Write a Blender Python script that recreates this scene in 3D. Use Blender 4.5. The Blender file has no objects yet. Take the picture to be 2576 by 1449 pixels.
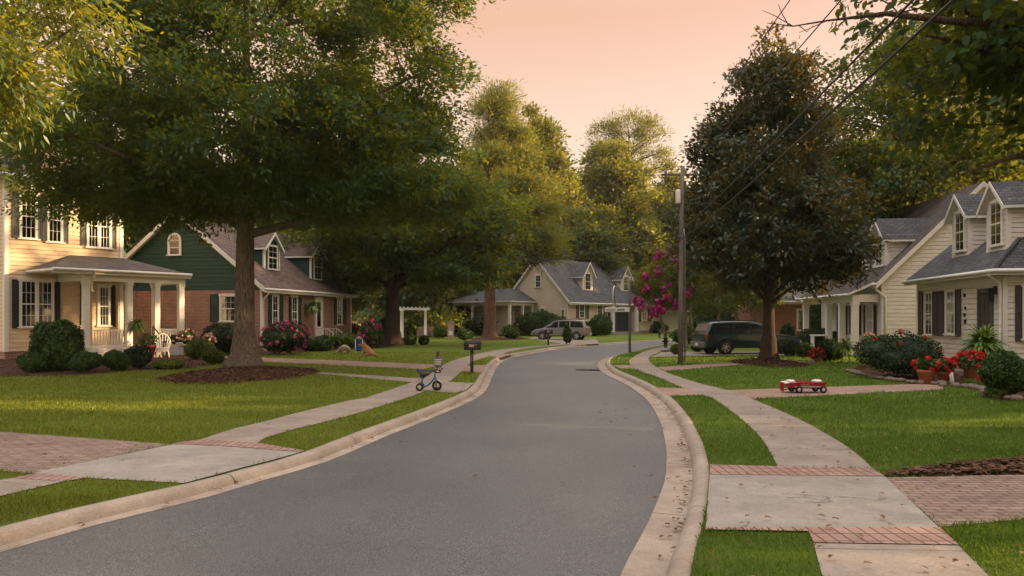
import bpy, math, random
import numpy as np
from mathutils import Vector
from mathutils.geometry import tessellate_polygon
random.seed(7); RNG = np.random.default_rng(11)
SC = bpy.context.scene; COL = SC.collection
PI = math.pi
# ---- the surveyed view: eye height, focal length and horizon, in units of a 2576 x 1449 picture ----
EYE, FOC, CX, HZ = 1.9, 1900.0, 1288.0, 800.0
def G(px, py, z=0.0):                       # where a sight line meets level ground of height z
    d = (EYE - z) * FOC / (py - HZ)
    return ((px - CX) / FOC * d, d)
def XZ(px, py, d):                          # a point at a known distance
    return ((px - CX) / FOC * d, d, EYE - (py - HZ) / FOC * d)
# ---------------------------------------------------------------- objects
def tag(o, label=None, cat=None, group=None, kind=None):
    if label: o['label'] = label
    if cat: o['category'] = cat
    if group: o['group'] = group
    if kind: o['kind'] = kind
    return o
def thing(name, label, cat, loc=(0, 0, 0), rz=0.0, group=None):
    o = bpy.data.objects.new(name, None); COL.objects.link(o)
    o.empty_display_size = 0.2
    o.location = loc; o.rotation_euler = (0, 0, rz)
    return tag(o, label, cat, group)
def link(name, me, parent=None):
    o = bpy.data.objects.new(name, me); COL.objects.link(o)
    if parent is not None: o.parent = parent
    return o
def copy_tree(o, parent=None):
    c = o.copy(); COL.objects.link(c)
    if parent is not None: c.parent = parent
    for ch in list(o.children): copy_tree(ch, c)
    return c
def npmesh(name, V, F, mats, parent=None, smooth=False, uv=None, midx=None):
    V = np.asarray(V, dtype=np.float32); F = np.asarray(F, dtype=np.int32)
    me = bpy.data.meshes.new(name)
    k = F.shape[1]; n = F.shape[0]
    me.vertices.add(len(V)); me.vertices.foreach_set('co', V.ravel())
    me.loops.add(n * k); me.loops.foreach_set('vertex_index', F.ravel())
    me.polygons.add(n); me.polygons.foreach_set('loop_start', np.arange(0, n * k, k, dtype=np.int32))
    if uv is not None:
        l = me.uv_layers.new(name='UVMap'); l.data.foreach_set('uv', np.asarray(uv, dtype=np.float32).ravel())
    me.update(calc_edges=True)
    for m in (mats if isinstance(mats, (list, tuple)) else [mats]): me.materials.append(m)
    if midx is not None: me.polygons.foreach_set('material_index', np.asarray(midx, dtype=np.int32))
    if smooth: me.polygons.foreach_set('use_smooth', np.ones(n, dtype=bool))
    return link(name, me, parent)
class MB:
    """collects faces, then links them as one mesh object; UVs are metres along each face"""
    def __init__(s): s.v = []; s.f = []; s.m = []; s.sm = []; s.uv = {}
    def add(s, vs, fs, mi=0, smooth=False, uvs=None):
        b = len(s.v); s.v += [tuple(p) for p in vs]
        for k, f in enumerate(fs):
            if uvs is not None: s.uv[len(s.f)] = [uvs[i] for i in f]
            s.f.append([b + i for i in f]); s.m.append(mi); s.sm.append(smooth)
        return s
    def poly(s, pts, mi=0): return s.add(pts, [list(range(len(pts)))], mi)
    def box(s, x0, x1, y0, y1, z0, z1, mi=0):
        return s.add([(x0,y0,z0),(x1,y0,z0),(x1,y1,z0),(x0,y1,z0),(x0,y0,z1),(x1,y0,z1),(x1,y1,z1),(x0,y1,z1)],
              [(0,3,2,1),(4,5,6,7),(0,1,5,4),(1,2,6,5),(2,3,7,6),(3,0,4,7)], mi)
    def boxm(s, M, s0, s1, z0, z1, o0, o1, mi=0):        # box on a wall: along s, up z, out o
        vs = [M(a, c, b) for c in (z0, z1) for (a, b) in ((s0,o0),(s1,o0),(s1,o1),(s0,o1))]
        return s.add(vs, [(0,3,2,1),(4,5,6,7),(0,1,5,4),(1,2,6,5),(2,3,7,6),(3,0,4,7)], mi)
    def tube(s, pts, rad, n=8, mi=0, caps=True, smooth=True):
        pts = [Vector(p) for p in pts]
        if not isinstance(rad, (list, tuple)): rad = [rad] * len(pts)
        vs = []; prev = None
        for i, p in enumerate(pts):
            t = (pts[min(i+1, len(pts)-1)] - pts[max(i-1, 0)])
            if t.length < 1e-9: t = Vector((0,0,1))
            t.normalize()
            if prev is None:
                a = Vector((1,0,0)) if abs(t.x) < .8 else Vector((0,1,0))
            else: a = prev
            a = (a - t * a.dot(t)); a.normalize(); b = t.cross(a); prev = a
            for k in range(n):
                an = 2*PI*k/n
                vs.append(p + (a*math.cos(an) + b*math.sin(an)) * rad[i])
        fs = [(i*n+k, i*n+(k+1)%n, (i+1)*n+(k+1)%n, (i+1)*n+k) for i in range(len(pts)-1) for k in range(n)]
        if caps: fs += [tuple(range(n-1,-1,-1)), tuple(range((len(pts)-1)*n, len(pts)*n))]
        return s.add(vs, fs, mi, smooth)
    def lathe(s, prof, c=(0,0,0), n=16, mi=0, axis='z', smooth=True, caps=True):
        vs = []
        for (r, h) in prof:
            for k in range(n):
                a = 2*PI*k/n
                if axis == 'z': vs.append((c[0]+r*math.cos(a), c[1]+r*math.sin(a), c[2]+h))
                elif axis == 'y': vs.append((c[0]+r*math.cos(a), c[1]+h, c[2]+r*math.sin(a)))
                else: vs.append((c[0]+h, c[1]+r*math.cos(a), c[2]+r*math.sin(a)))
        m = len(prof)
        fs = [(i*n+k, i*n+(k+1)%n, (i+1)*n+(k+1)%n, (i+1)*n+k) for i in range(m-1) for k in range(n)]
        if caps: fs += [tuple(range(n-1,-1,-1)), tuple(range((m-1)*n, m*n))]
        return s.add(vs, fs, mi, smooth)
    def ball(s, c, r, n=12, m=8, mi=0, wob=0.0, seed=0):
        rr = random.Random(seed); r = r if isinstance(r, (list, tuple)) else (r, r, r)
        vs = []
        for i in range(m+1):
            th = PI*i/m
            for k in range(n):
                a = 2*PI*k/n; w = 1 + wob*(rr.random()-.5)*2
                vs.append((c[0]+r[0]*w*math.sin(th)*math.cos(a), c[1]+r[1]*w*math.sin(th)*math.sin(a), c[2]+r[2]*w*math.cos(th)))
        fs = [(i*n+k, (i+1)*n+k, (i+1)*n+(k+1)%n, i*n+(k+1)%n) for i in range(m) for k in range(n)]
        return s.add(vs, fs, mi, True)
    def ribbon(s, A, B, mi=0, za=0.0, zb=0.0):           # strip between two edges, UV along its length
        L = [0.0]
        for i in range(1, len(A)):
            L.append(L[-1] + math.dist(((A[i][0]+B[i][0])/2, (A[i][1]+B[i][1])/2), ((A[i-1][0]+B[i-1][0])/2, (A[i-1][1]+B[i-1][1])/2)))
        vs = []; uv = []
        for i in range(len(A)):
            za_, zb_ = za, zb
            vs += [(A[i][0], A[i][1], za_), (B[i][0], B[i][1], zb_)]
            uv += [(L[i], 0), (L[i], math.dist(A[i][:2], B[i][:2]))]
        fs = [(2*i, 2*i+1, 2*i+3, 2*i+2) for i in range(len(A)-1)]
        a, b, c = (Vector(vs[k]) for k in (0, 1, 2))
        if (b-a).cross(c-a).z < 0: fs = [tuple(reversed(f)) for f in fs]
        return s.add(vs, fs, mi, False, uv)
    def build(s, name, mats, parent=None, bevel=0.0):
        me = bpy.data.meshes.new(name)
        me.from_pydata(s.v, [], s.f)
        for m in (mats if isinstance(mats, (list, tuple)) else [mats]): me.materials.append(m)
        me.polygons.foreach_set('material_index', s.m); me.polygons.foreach_set('use_smooth', s.sm)
        l = me.uv_layers.new(name='UVMap'); me.update()
        co = s.v
        for i, p in enumerate(me.polygons):
            if i in s.uv:
                for li, u in zip(p.loop_indices, s.uv[i]): l.data[li].uv = u
                continue
            n = p.normal
            if abs(n.z) > .999: U = Vector((1,0,0)); W = Vector((0,1,0))
            else: U = Vector((-n.y, n.x, 0)); U.normalize(); W = n.cross(U)
            for li, vi in zip(p.loop_indices, p.vertices):
                q = Vector(co[vi]); l.data[li].uv = (q.dot(U), q.dot(W))
        o = link(name, me, parent)
        if bevel:
            b = o.modifiers.new('Bevel', 'BEVEL'); b.width = bevel; b.segments = 2; b.limit_method = 'ANGLE'
        return o
def smooth_path(pts, step=0.6):                          # Catmull-Rom through ground points
    P = [Vector((p[0], p[1], p[2] if len(p) > 2 else 0)) for p in pts]
    out = []
    for i in range(len(P)-1):
        p0 = P[max(i-1,0)]; p1 = P[i]; p2 = P[i+1]; p3 = P[min(i+2,len(P)-1)]
        n = max(1, int((p2-p1).length/step))
        for k in range(n):
            t = k/n
            out.append(.5*((2*p1)+(p2-p0)*t+(2*p0-5*p1+4*p2-p3)*t*t+(3*p1-p0-3*p2+p3)*t**3))
    out.append(P[-1]); return out
def resample(path, n):
    L = [0]
    for a, b in zip(path, path[1:]): L.append(L[-1]+(b-a).length)
    out = []; j = 0
    for i in range(n):
        t = L[-1]*i/(n-1)
        while j < len(L)-2 and L[j+1] < t: j += 1
        f = (t-L[j])/max(1e-9, L[j+1]-L[j]); out.append(path[j].lerp(path[j+1], min(1, f)))
    return out
def sheet(name, pts, z, m, kind='structure', parent=None):
    vs = [(p[0], p[1], z) for p in pts]
    tr = tessellate_polygon([[Vector(v) for v in vs]])
    a = sum(vs[i][0]*vs[(i+1)%len(vs)][1]-vs[(i+1)%len(vs)][0]*vs[i][1] for i in range(len(vs)))
    fs = []
    for t in tr:
        A, B, C = (vs[i] for i in t)
        cr = (B[0]-A[0])*(C[1]-A[1])-(B[1]-A[1])*(C[0]-A[0])
        fs.append(tuple(t) if cr > 0 else tuple(reversed(t)))
    o = MB().add(vs, fs).build(name, m, parent)
    if kind: o['kind'] = kind
    return o
def inside(X, Y, poly):                                   # points in polygon, vectorised
    r = np.zeros(len(X), dtype=bool); n = len(poly)
    for i in range(n):
        x1, y1 = poly[i][0], poly[i][1]; x2, y2 = poly[(i+1) % n][0], poly[(i+1) % n][1]
        if y1 == y2: continue
        c = (y1 > Y) != (y2 > Y)
        r ^= c & (X < (x2-x1)*(Y-y1)/(y2-y1)+x1)
    return r
# ---------------------------------------------------------------- materials
class NT:
    def __init__(s, name):
        s.m = bpy.data.materials.new(name); s.m.use_nodes = True
        s.t = s.m.node_tree; s.t.nodes.clear(); s.out = s.t.nodes.new('ShaderNodeOutputMaterial')
    def n(s, typ, ins=None, **kw):
        d = s.t.nodes.new('ShaderNode' + typ)
        for k, v in kw.items(): setattr(d, k, v)
        for k, v in (ins or {}).items():
            sk = d.inputs[k]
            if isinstance(v, bpy.types.NodeSocket): s.t.links.new(v, sk)
            elif isinstance(v, bpy.types.Node): s.t.links.new(v.outputs[0], sk)
            else: sk.default_value = (*v, 1) if isinstance(v, tuple) and len(v) == 3 and sk.type == 'RGBA' else v
        return d
    def ramp(s, fac, stops, interp='LINEAR'):
        d = s.n('ValToRGB', {'Fac': fac}); cr = d.color_ramp; cr.interpolation = interp
        while len(cr.elements) < len(stops): cr.elements.new(0.5)
        for e, (p, c) in zip(cr.elements, stops): e.position = p; e.color = (*c, 1) if len(c) == 3 else c
        return d
    def mix(s, f, a, b, mode='MIX'):
        d = s.n('MixRGB', {'Fac': f, 'Color1': a, 'Color2': b}, blend_type=mode); return d
    def math(s, op, a, b=0.0): return s.n('Math', {0: a, 1: b}, operation=op)
    def surf(s, sh): s.t.links.new(sh.outputs[0], s.out.inputs['Surface']); return s.m
    def noise(s, scale, vec=None, detail=4, rough=.55):
        i = {'Scale': scale, 'Detail': detail, 'Roughness': rough}
        if vec is not None: i['Vector'] = vec
        return s.n('TexNoise', i)
    def coord(s, which='Object'): return s.n('TexCoord').outputs[which]
def sc(c, k): return tuple(min(1, x*k) for x in c)
def pmat(name, col, rough=.75, var=.18, scale=3.0, bump=0.0, bscale=40, metal=0.0, spec=.35, coat=0.0, alpha=None):
    t = NT(name); co = t.coord()
    nz = t.noise(scale, co); r = t.ramp(nz.outputs['Fac'], [(.3, sc(col, 1-var)), (.7, sc(col, 1+var))])
    i = {'Base Color': r, 'Roughness': rough, 'Metallic': metal, 'Specular IOR Level': spec, 'Coat Weight': coat}
    if bump:
        b = t.n('Bump', {'Strength': bump, 'Distance': .02, 'Height': t.noise(bscale, co).outputs['Fac']}); i['Normal'] = b
    return t.surf(t.n('BsdfPrincipled', i))
def brickmat(name, c1, c2, mortar, w, h, ms, bump=.5, rough=.85, var=.35, offset=.5, big=.25, squash=1.0):
    t = NT(name); uv = t.coord('UV')
    wob = t.noise(1.7, uv, 2)
    v2 = t.n('VectorMath', {0: uv, 1: t.n('VectorMath', {0: wob.outputs['Color'], 'Scale': .018}, operation='SCALE')}, operation='ADD')
    br = t.n('TexBrick', {'Vector': v2, 'Color1': c1, 'Color2': c2, 'Mortar': mortar, 'Scale': 1.0, 'Mortar Size': ms, 'Mortar Smooth': .3, 'Bias': 0.0, 'Brick Width': w, 'Row Height': h}, offset=offset)
    nz = t.noise(9, uv, 5); g = t.noise(.9, uv, 3)
    c = t.mix(var, br, t.ramp(nz.outputs['Fac'], [(.3, (.3,.3,.3)), (.7, (.75,.75,.75))]), 'OVERLAY')
    c = t.mix(big, c, t.ramp(g.outputs['Fac'], [(.35, (.3,.3,.3)), (.65, (.72,.7,.68))]), 'OVERLAY')
    hgt = t.math('SUBTRACT', t.math('MULTIPLY', nz.outputs['Fac'], .4), br.outputs['Fac'])
    b = t.n('Bump', {'Strength': bump, 'Distance': .012, 'Height': hgt})
    return t.surf(t.n('BsdfPrincipled', {'Base Color': c, 'Roughness': rough, 'Normal': b, 'Specular IOR Level': .25}))
def leafmat(name, stops, trans, tf=.38, gloss=.06, grough=.4, nsc=.55, nw=.45):
    t = NT(name); g = t.n('NewGeometry')
    nz = t.noise(nsc, t.coord(), 3)
    f = t.math('ADD', t.math('MULTIPLY', g.outputs['Random Per Island'], 1.05-nw), t.math('MULTIPLY', nz.outputs['Fac'], nw))
    r = t.ramp(f, stops)
    tr = t.mix(.8, r, trans)
    a = t.n('MixShader', {0: tf, 1: t.n('BsdfDiffuse', {'Color': r}), 2: t.n('BsdfTranslucent', {'Color': tr})})
    b = t.n('MixShader', {0: gloss, 1: a, 2: t.n('BsdfGlossy', {'Color': (.8,.85,.8), 'Roughness': grough})})
    return t.surf(b)
M = {}
def asphalt():
    t = NT('asphalt'); co = t.coord()
    fine = t.noise(75, co, 3, .7); mid = t.noise(14, co, 4); big = t.noise(.35, co, 4)
    v = t.n('TexVoronoi', {'Vector': co, 'Scale': 60.0})
    c = t.ramp(fine.outputs['Fac'], [(.3, (.012,.0115,.011)), (.5, (.050,.048,.046)), (.66, (.165,.157,.148))])
    c = t.mix(.35, c, t.ramp(v.outputs['Distance'], [(.1, (.3,.3,.3)), (.6, (.65,.65,.65))]), 'OVERLAY')
    c = t.mix(.7, c, t.ramp(big.outputs['Fac'], [(.35, (.36,.36,.37)), (.65, (.62,.61,.59))]), 'OVERLAY')
    c = t.mix(.25, c, t.ramp(mid.outputs['Fac'], [(.35, (.36,.36,.36)), (.65, (.62,.62,.62))]), 'OVERLAY')
    v_ = t.n('SeparateXYZ', {0: t.coord('UV')}).outputs[1]          # wheel tracks polished a little paler than the crown of the road
    wt = t.math('ABSOLUTE', t.math('SINE', t.math('MULTIPLY', v_, PI*4)))
    wt = t.math('MULTIPLY', wt, t.math('ADD', t.noise(.6, co, 3).outputs['Fac'], -.2))
    c = t.mix(t.math('MULTIPLY', wt, .5), c, t.mix(1.0, c, (1.32,1.31,1.30), 'MULTIPLY'))
    warp = t.n('VectorMath', {0: co, 1: t.n('VectorMath', {0: t.noise(.9, co, 5).outputs['Color'], 'Scale': 1.6}, operation='SCALE')}, operation='ADD')
    cr = t.n('TexVoronoi', {'Vector': warp, 'Scale': .12}, feature='DISTANCE_TO_EDGE')
    line = t.math('MULTIPLY', t.math('LESS_THAN', cr.outputs['Distance'], .0011), .4)
    c = t.mix(line, c, (.025,.025,.025))
    b = t.n('Bump', {'Strength': .45, 'Distance': .012, 'Height': fine.outputs['Fac']})
    return t.surf(t.n('BsdfPrincipled', {'Base Color': c, 'Roughness': .52, 'Normal': b, 'Specular IOR Level': .85}))
def concrete(name, col, joint=0.0, jw=.014, dirt=.5):
    t = NT(name); co = t.coord(); uv = t.coord('UV')
    a = t.noise(45, co, 4, .7); b_ = t.noise(1.3, co, 5, .65); s = t.noise(7, co, 4)
    c = t.ramp(a.outputs['Fac'], [(.3, sc(col, .8)), (.7, sc(col, 1.15))])
    c = t.mix(dirt, c, t.ramp(b_.outputs['Fac'], [(.32, (.3,.28,.26)), (.66, (.64,.63,.62))]), 'OVERLAY')
    c = t.mix(.25, c, t.ramp(s.outputs['Fac'], [(.3, (.33,.33,.33)), (.7, (.62,.62,.62))]), 'OVERLAY')
    h = a.outputs['Fac']
    if joint:
        u = t.n('SeparateXYZ', {0: uv}).outputs[0]
        f = t.math('FRACT', t.math('DIVIDE', u, joint))
        l = t.math('LESS_THAN', f, jw/joint)
        c = t.mix(t.math('MULTIPLY', l, .8), c, (.045,.038,.03))
    warp = t.n('VectorMath', {0: co, 1: t.n('VectorMath', {0: t.noise(1.5, co, 5).outputs['Color'], 'Scale': .9}, operation='SCALE')}, operation='ADD')
    cr = t.n('TexVoronoi', {'Vector': warp, 'Scale': .33}, feature='DISTANCE_TO_EDGE')
    msk = t.math('GREATER_THAN', t.noise(.5, co, 2).outputs['Fac'], .53)
    line = t.math('MULTIPLY', t.math('MULTIPLY', t.math('LESS_THAN', cr.outputs['Distance'], .0035), msk), .6)
    c = t.mix(line, c, (.06,.05,.045))
    b = t.n('Bump', {'Strength': .2, 'Distance': .01, 'Height': h})
    return t.surf(t.n('BsdfPrincipled', {'Base Color': c, 'Roughness': .88, 'Normal': b, 'Specular IOR Level': .2}))
def lawnmat():
    t = NT('lawn'); co = t.coord()
    a = t.noise(55, co, 4, .75); b_ = t.noise(2.2, co, 5, .6); g = t.noise(.25, co, 3)
    c = t.ramp(a.outputs['Fac'], [(.28, (.04,.062,.010)), (.5, (.11,.16,.020)), (.72, (.2,.25,.04))])
    c = t.mix(t.ramp(b_.outputs['Fac'], [(.5, (0,0,0)), (.75, (.55,.55,.55))]), c, (.13,.115,.05))
    c = t.mix(.4, c, t.ramp(g.outputs['Fac'], [(.35, (.36,.38,.33)), (.65, (.62,.6,.56))]), 'OVERLAY')
    b = t.n('Bump', {'Strength': 1.0, 'Distance': .04, 'Height': a.outputs['Fac']})
    return t.surf(t.n('BsdfPrincipled', {'Base Color': c, 'Roughness': .95, 'Normal': b, 'Specular IOR Level': .1}))
def earthmat(name, c0, c1, scale=30, bump=1.0):
    t = NT(name); co = t.coord()
    a = t.noise(scale, co, 5, .75); v = t.n('TexVoronoi', {'Vector': co, 'Scale': scale*.8})
    c = t.ramp(a.outputs['Fac'], [(.3, c0), (.7, c1)])
    c = t.mix(.6, c, v.outputs['Color'], 'SOFT_LIGHT')
    b = t.n('Bump', {'Strength': bump, 'Distance': .05, 'Height': a.outputs['Fac']})
    return t.surf(t.n('BsdfPrincipled', {'Base Color': c, 'Roughness': .95, 'Normal': b, 'Specular IOR Level': .1}))
def barkmat(name, c0, c1, sx=9, sz=1.1):
    t = NT(name); co = t.coord()
    mp = t.n('Mapping', {'Vector': co, 'Scale': (sx, sx, sz)})
    a = t.noise(2.2, mp, 6, .7); v = t.n('TexVoronoi', {'Vector': mp, 'Scale': 2.0}, feature='DISTANCE_TO_EDGE')
    h = t.math('ADD', a.outputs['Fac'], t.math('MULTIPLY', v.outputs['Distance'], .8))
    c = t.ramp(h, [(.35, c0), (.85, c1)])
    c = t.mix(.35, c, t.ramp(t.noise(1.1, co, 4).outputs['Fac'], [(.35,(.3,.3,.3)),(.65,(.68,.68,.66))]), 'OVERLAY')
    b = t.n('Bump', {'Strength': .9, 'Distance': .05, 'Height': h})
    return t.surf(t.n('BsdfPrincipled', {'Base Color': c, 'Roughness': .92, 'Normal': b, 'Specular IOR Level': .15}))
def glassmat(name, tint=(.42,.46,.47), refl=.16):
    t = NT(name)
    lw = t.n('LayerWeight', {'Blend': .35})
    f = t.math('ADD', t.math('MULTIPLY', lw.outputs['Fresnel'], .6), refl)
    w = t.noise(1.3, t.coord(), 2)
    b = t.n('Bump', {'Strength': .05, 'Distance': .05, 'Height': w.outputs['Fac']})
    return t.surf(t.n('MixShader', {0: f, 1: t.n('BsdfTransparent', {'Color': tint}), 2: t.n('BsdfGlossy', {'Color': (.9,.9,.9), 'Roughness': .04, 'Normal': b})}))
def paintmat(name, col, rough=.55, wear=.22):                # painted boards with grain and grime
    t = NT(name); co = t.coord(); mp = t.n('Mapping', {'Vector': co, 'Scale': (1.2, 1.2, 7.0)})
    a = t.noise(2.0, mp, 5, .65); b_ = t.noise(.7, co, 4)
    c = t.ramp(a.outputs['Fac'], [(.3, sc(col, 1-wear)), (.65, col)])
    c = t.mix(.3, c, t.ramp(b_.outputs['Fac'], [(.3, (.38,.37,.35)), (.7, (.58,.58,.58))]), 'OVERLAY')
    b = t.n('Bump', {'Strength': .15, 'Distance': .01, 'Height': t.noise(30, mp, 3).outputs['Fac']})
    return t.surf(t.n('BsdfPrincipled', {'Base Color': c, 'Roughness': rough, 'Normal': b, 'Specular IOR Level': .3}))
M['asphalt'] = asphalt()
M['walk'] = concrete('sidewalk concrete', (.27,.222,.183), 1.35)
M['pad'] = concrete('apron concrete', (.285,.255,.218), 0)
M['kerb'] = concrete('kerb concrete', (.32,.26,.205), 3.0, .02)
M['gutter'] = concrete('gutter concrete', (.33,.265,.21), 3.0, .02, .65)
M['lawn'] = lawnmat()
M['earth'] = earthmat('earth', (.05,.045,.02), (.11,.1,.04), 6)
M['mulch'] = earthmat('mulch', (.028,.014,.009), (.13,.065,.04), 38)
M['paver'] = brickmat('brick pavers', (.20,.135,.105), (.265,.19,.15), (.06,.048,.04), .22, .11, .008, .7)
M['band'] = brickmat('brick edging', (.27,.155,.12), (.32,.205,.165), (.07,.055,.045), .115, .22, .008, .7, offset=0)
M['path'] = brickmat('brick path', (.27,.165,.125), (.33,.22,.17), (.10,.075,.06), .22, .11, .007, .6)
M['brick'] = brickmat('red brick', (.22,.085,.06), (.31,.145,.105), (.38,.33,.28), .24, .082, .011, .6, big=.35)
M['brick_pale'] = brickmat('painted brick', (.50,.42,.30), (.57,.48,.36), (.42,.35,.25), .24, .082, .01, .6)
M['brick_dark'] = brickmat('dark brick', (.25,.10,.065), (.33,.15,.1), (.3,.22,.17), .24, .082, .01, .5)
M['shingle_brown'] = brickmat('brown shingles', (.105,.072,.06), (.165,.115,.095), (.035,.026,.023), .32, .15, .012, .8, var=.5, big=.4)
M['shingle_grey'] = brickmat('grey shingles', (.066,.068,.074), (.105,.105,.11), (.022,.022,.024), .32, .15, .012, .8, var=.5, big=.35)
M['shingle_dark'] = brickmat('porch shingles', (.075,.062,.055), (.115,.094,.082), (.024,.02,.018), .32, .15, .012, .8, var=.5, big=.4)
M['yellow'] = paintmat('yellow siding', (.72,.54,.365))
M['green'] = paintmat('green siding', (.014,.062,.045), .5, .3)
M['cream'] = paintmat('cream siding', (.73,.675,.585))
M['white_siding'] = paintmat('white siding', (.74,.705,.65))
M['beige'] = paintmat('beige siding', (.64,.57,.44))
M['trim'] = paintmat('white trim', (.76,.725,.67), .5, .15)
M['shutter_grey'] = paintmat('grey shutter paint', (.085,.09,.082), .5, .25)
M['shutter_black'] = paintmat('black shutter paint', (.03,.033,.032), .45, .25)
M['shutter_green'] = paintmat('green shutter paint', (.02,.05,.042), .5, .25)
M['shutter_brown'] = paintmat('brown shutter paint', (.075,.06,.052), .5, .25)
M['shutter_blue'] = paintmat('slate shutter paint', (.075,.08,.095), .5, .25)
M['glass'] = glassmat('window glass')
M['car_glass'] = glassmat('car glass', (.10,.12,.12), .10)
M['curtain'] = pmat('curtain', (.42,.39,.33), .9, .15, 4)
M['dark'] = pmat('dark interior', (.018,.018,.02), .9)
M['black_metal'] = pmat('black metal', (.014,.014,.015), .45, .2, 8, metal=.2)
M['steel'] = pmat('galvanised steel', (.22,.22,.22), .5, .2, 6, metal=.5)
M['wood'] = barkmat('weathered pole wood', (.10,.085,.072), (.27,.235,.205), 14, .5)
M['bark'] = barkmat('grey bark', (.05,.04,.032), (.24,.19,.15))
M['bark_dark'] = barkmat('dark bark', (.022,.016,.012), (.10,.07,.05))
M['bark_red'] = barkmat('pine bark', (.05,.028,.02), (.20,.115,.08), 6, 1.2)
M['bark_pale'] = barkmat('smooth pale bark', (.16,.12,.085), (.30,.24,.175), 3, .8)
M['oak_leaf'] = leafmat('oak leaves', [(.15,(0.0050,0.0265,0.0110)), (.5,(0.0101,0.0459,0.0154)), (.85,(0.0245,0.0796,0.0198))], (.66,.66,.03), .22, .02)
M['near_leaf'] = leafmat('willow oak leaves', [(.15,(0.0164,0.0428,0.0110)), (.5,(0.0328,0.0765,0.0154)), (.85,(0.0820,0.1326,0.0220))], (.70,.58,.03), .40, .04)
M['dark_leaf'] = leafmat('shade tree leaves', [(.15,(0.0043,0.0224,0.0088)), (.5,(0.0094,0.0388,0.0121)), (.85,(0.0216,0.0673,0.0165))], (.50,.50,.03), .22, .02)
M['mag_leaf'] = leafmat('magnolia leaves', [(.1,(0.0066,0.0245,0.0121)), (.5,(0.0115,0.0388,0.0176)), (.84,(0.0246,0.0571,0.0242)), (.97,(.14,.06,.02))], (.55,.33,.03), .18, .05, .35)
M['pine_leaf'] = leafmat('pine needles', [(.15,(0.0164,0.0459,0.0143)), (.5,(0.0328,0.0734,0.0198)), (.85,(0.0820,0.1122,0.0275))], (.72,.60,.045), .28, .02)
M['far_leaf'] = leafmat('far foliage', [(.15,(0.0101,0.0388,0.0143)), (.5,(0.0216,0.0612,0.0198)), (.85,(0.0504,0.0969,0.0264))], (.74,.60,.04), .27, .02)
M['gold_leaf'] = leafmat('golden foliage', [(.15,(.022,.044,.011)), (.5,(.05,.072,.015)), (.85,(.13,.125,.02))], (.72,.64,.04), .25, .02)  # yellower leaf colour than the far foliage
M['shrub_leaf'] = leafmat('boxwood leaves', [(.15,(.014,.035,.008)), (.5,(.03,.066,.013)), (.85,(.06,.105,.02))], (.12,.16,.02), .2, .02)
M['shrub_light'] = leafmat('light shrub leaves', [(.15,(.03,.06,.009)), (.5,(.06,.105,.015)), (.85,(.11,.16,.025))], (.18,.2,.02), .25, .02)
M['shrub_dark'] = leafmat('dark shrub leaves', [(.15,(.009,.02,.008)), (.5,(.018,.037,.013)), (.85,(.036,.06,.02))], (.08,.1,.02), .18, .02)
M['fern'] = leafmat('fern fronds', [(.15,(.06,.12,.014)), (.5,(.12,.21,.025)), (.85,(.2,.3,.045))], (.22,.28,.03), .3, .06)
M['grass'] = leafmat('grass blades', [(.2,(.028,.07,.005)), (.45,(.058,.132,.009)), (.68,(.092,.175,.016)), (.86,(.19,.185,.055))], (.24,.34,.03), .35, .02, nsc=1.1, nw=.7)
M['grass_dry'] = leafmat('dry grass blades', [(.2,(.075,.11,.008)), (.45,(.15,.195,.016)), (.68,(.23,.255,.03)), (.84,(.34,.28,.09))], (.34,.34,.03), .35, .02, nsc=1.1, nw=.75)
M['pink'] = leafmat('pink blossom', [(.2,(.36,.03,.11)), (.6,(.52,.06,.18)), (.9,(.6,.16,.26))], (.6,.08,.2), .3, .02)
M['magenta'] = leafmat('magenta blossom', [(.2,(.26,.012,.10)), (.6,(.42,.03,.17)), (.9,(.55,.10,.26))], (.6,.06,.25), .3, .02)
M['red'] = leafmat('red blossom', [(.2,(.32,.008,.01)), (.6,(.55,.018,.02)), (.9,(.65,.06,.045))], (.65,.03,.03), .3, .02)
M['blush'] = leafmat('blush blossom', [(.2,(.48,.22,.2)), (.6,(.58,.36,.30)), (.9,(.68,.5,.42))], (.6,.3,.25), .3, .02)
M['litter'] = leafmat('dry leaves', [(.15,(.07,.032,.016)), (.5,(.15,.075,.035)), (.85,(.27,.155,.08))], (.3,.15,.04), .15, .03)
M['chips'] = leafmat('bark chips', [(.15,(.03,.013,.008)), (.5,(.085,.04,.024)), (.85,(.19,.105,.065))], (.1,.05,.02), .05, .02)
M['terracotta'] = pmat('terracotta', (.34,.12,.06), .8, .2, 7, .2)
M['red_paint'] = pmat('red enamel', (.32,.016,.014), .4, .3, 9, coat=.2)
M['cloth_white'] = pmat('white cloth', (.62,.55,.5), .9, .15, 8, .3, 60)
M['rubber'] = pmat('rubber', (.012,.012,.012), .8, .2, 9)
M['chrome'] = pmat('bright metal', (.55,.54,.5), .3, .1, 5, metal=.9)
M['stone'] = pmat('field stone', (.17,.12,.1), .9, .35, 5, .5, 12)
RZ = -0.12                                                 # road surface below the lawns
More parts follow.
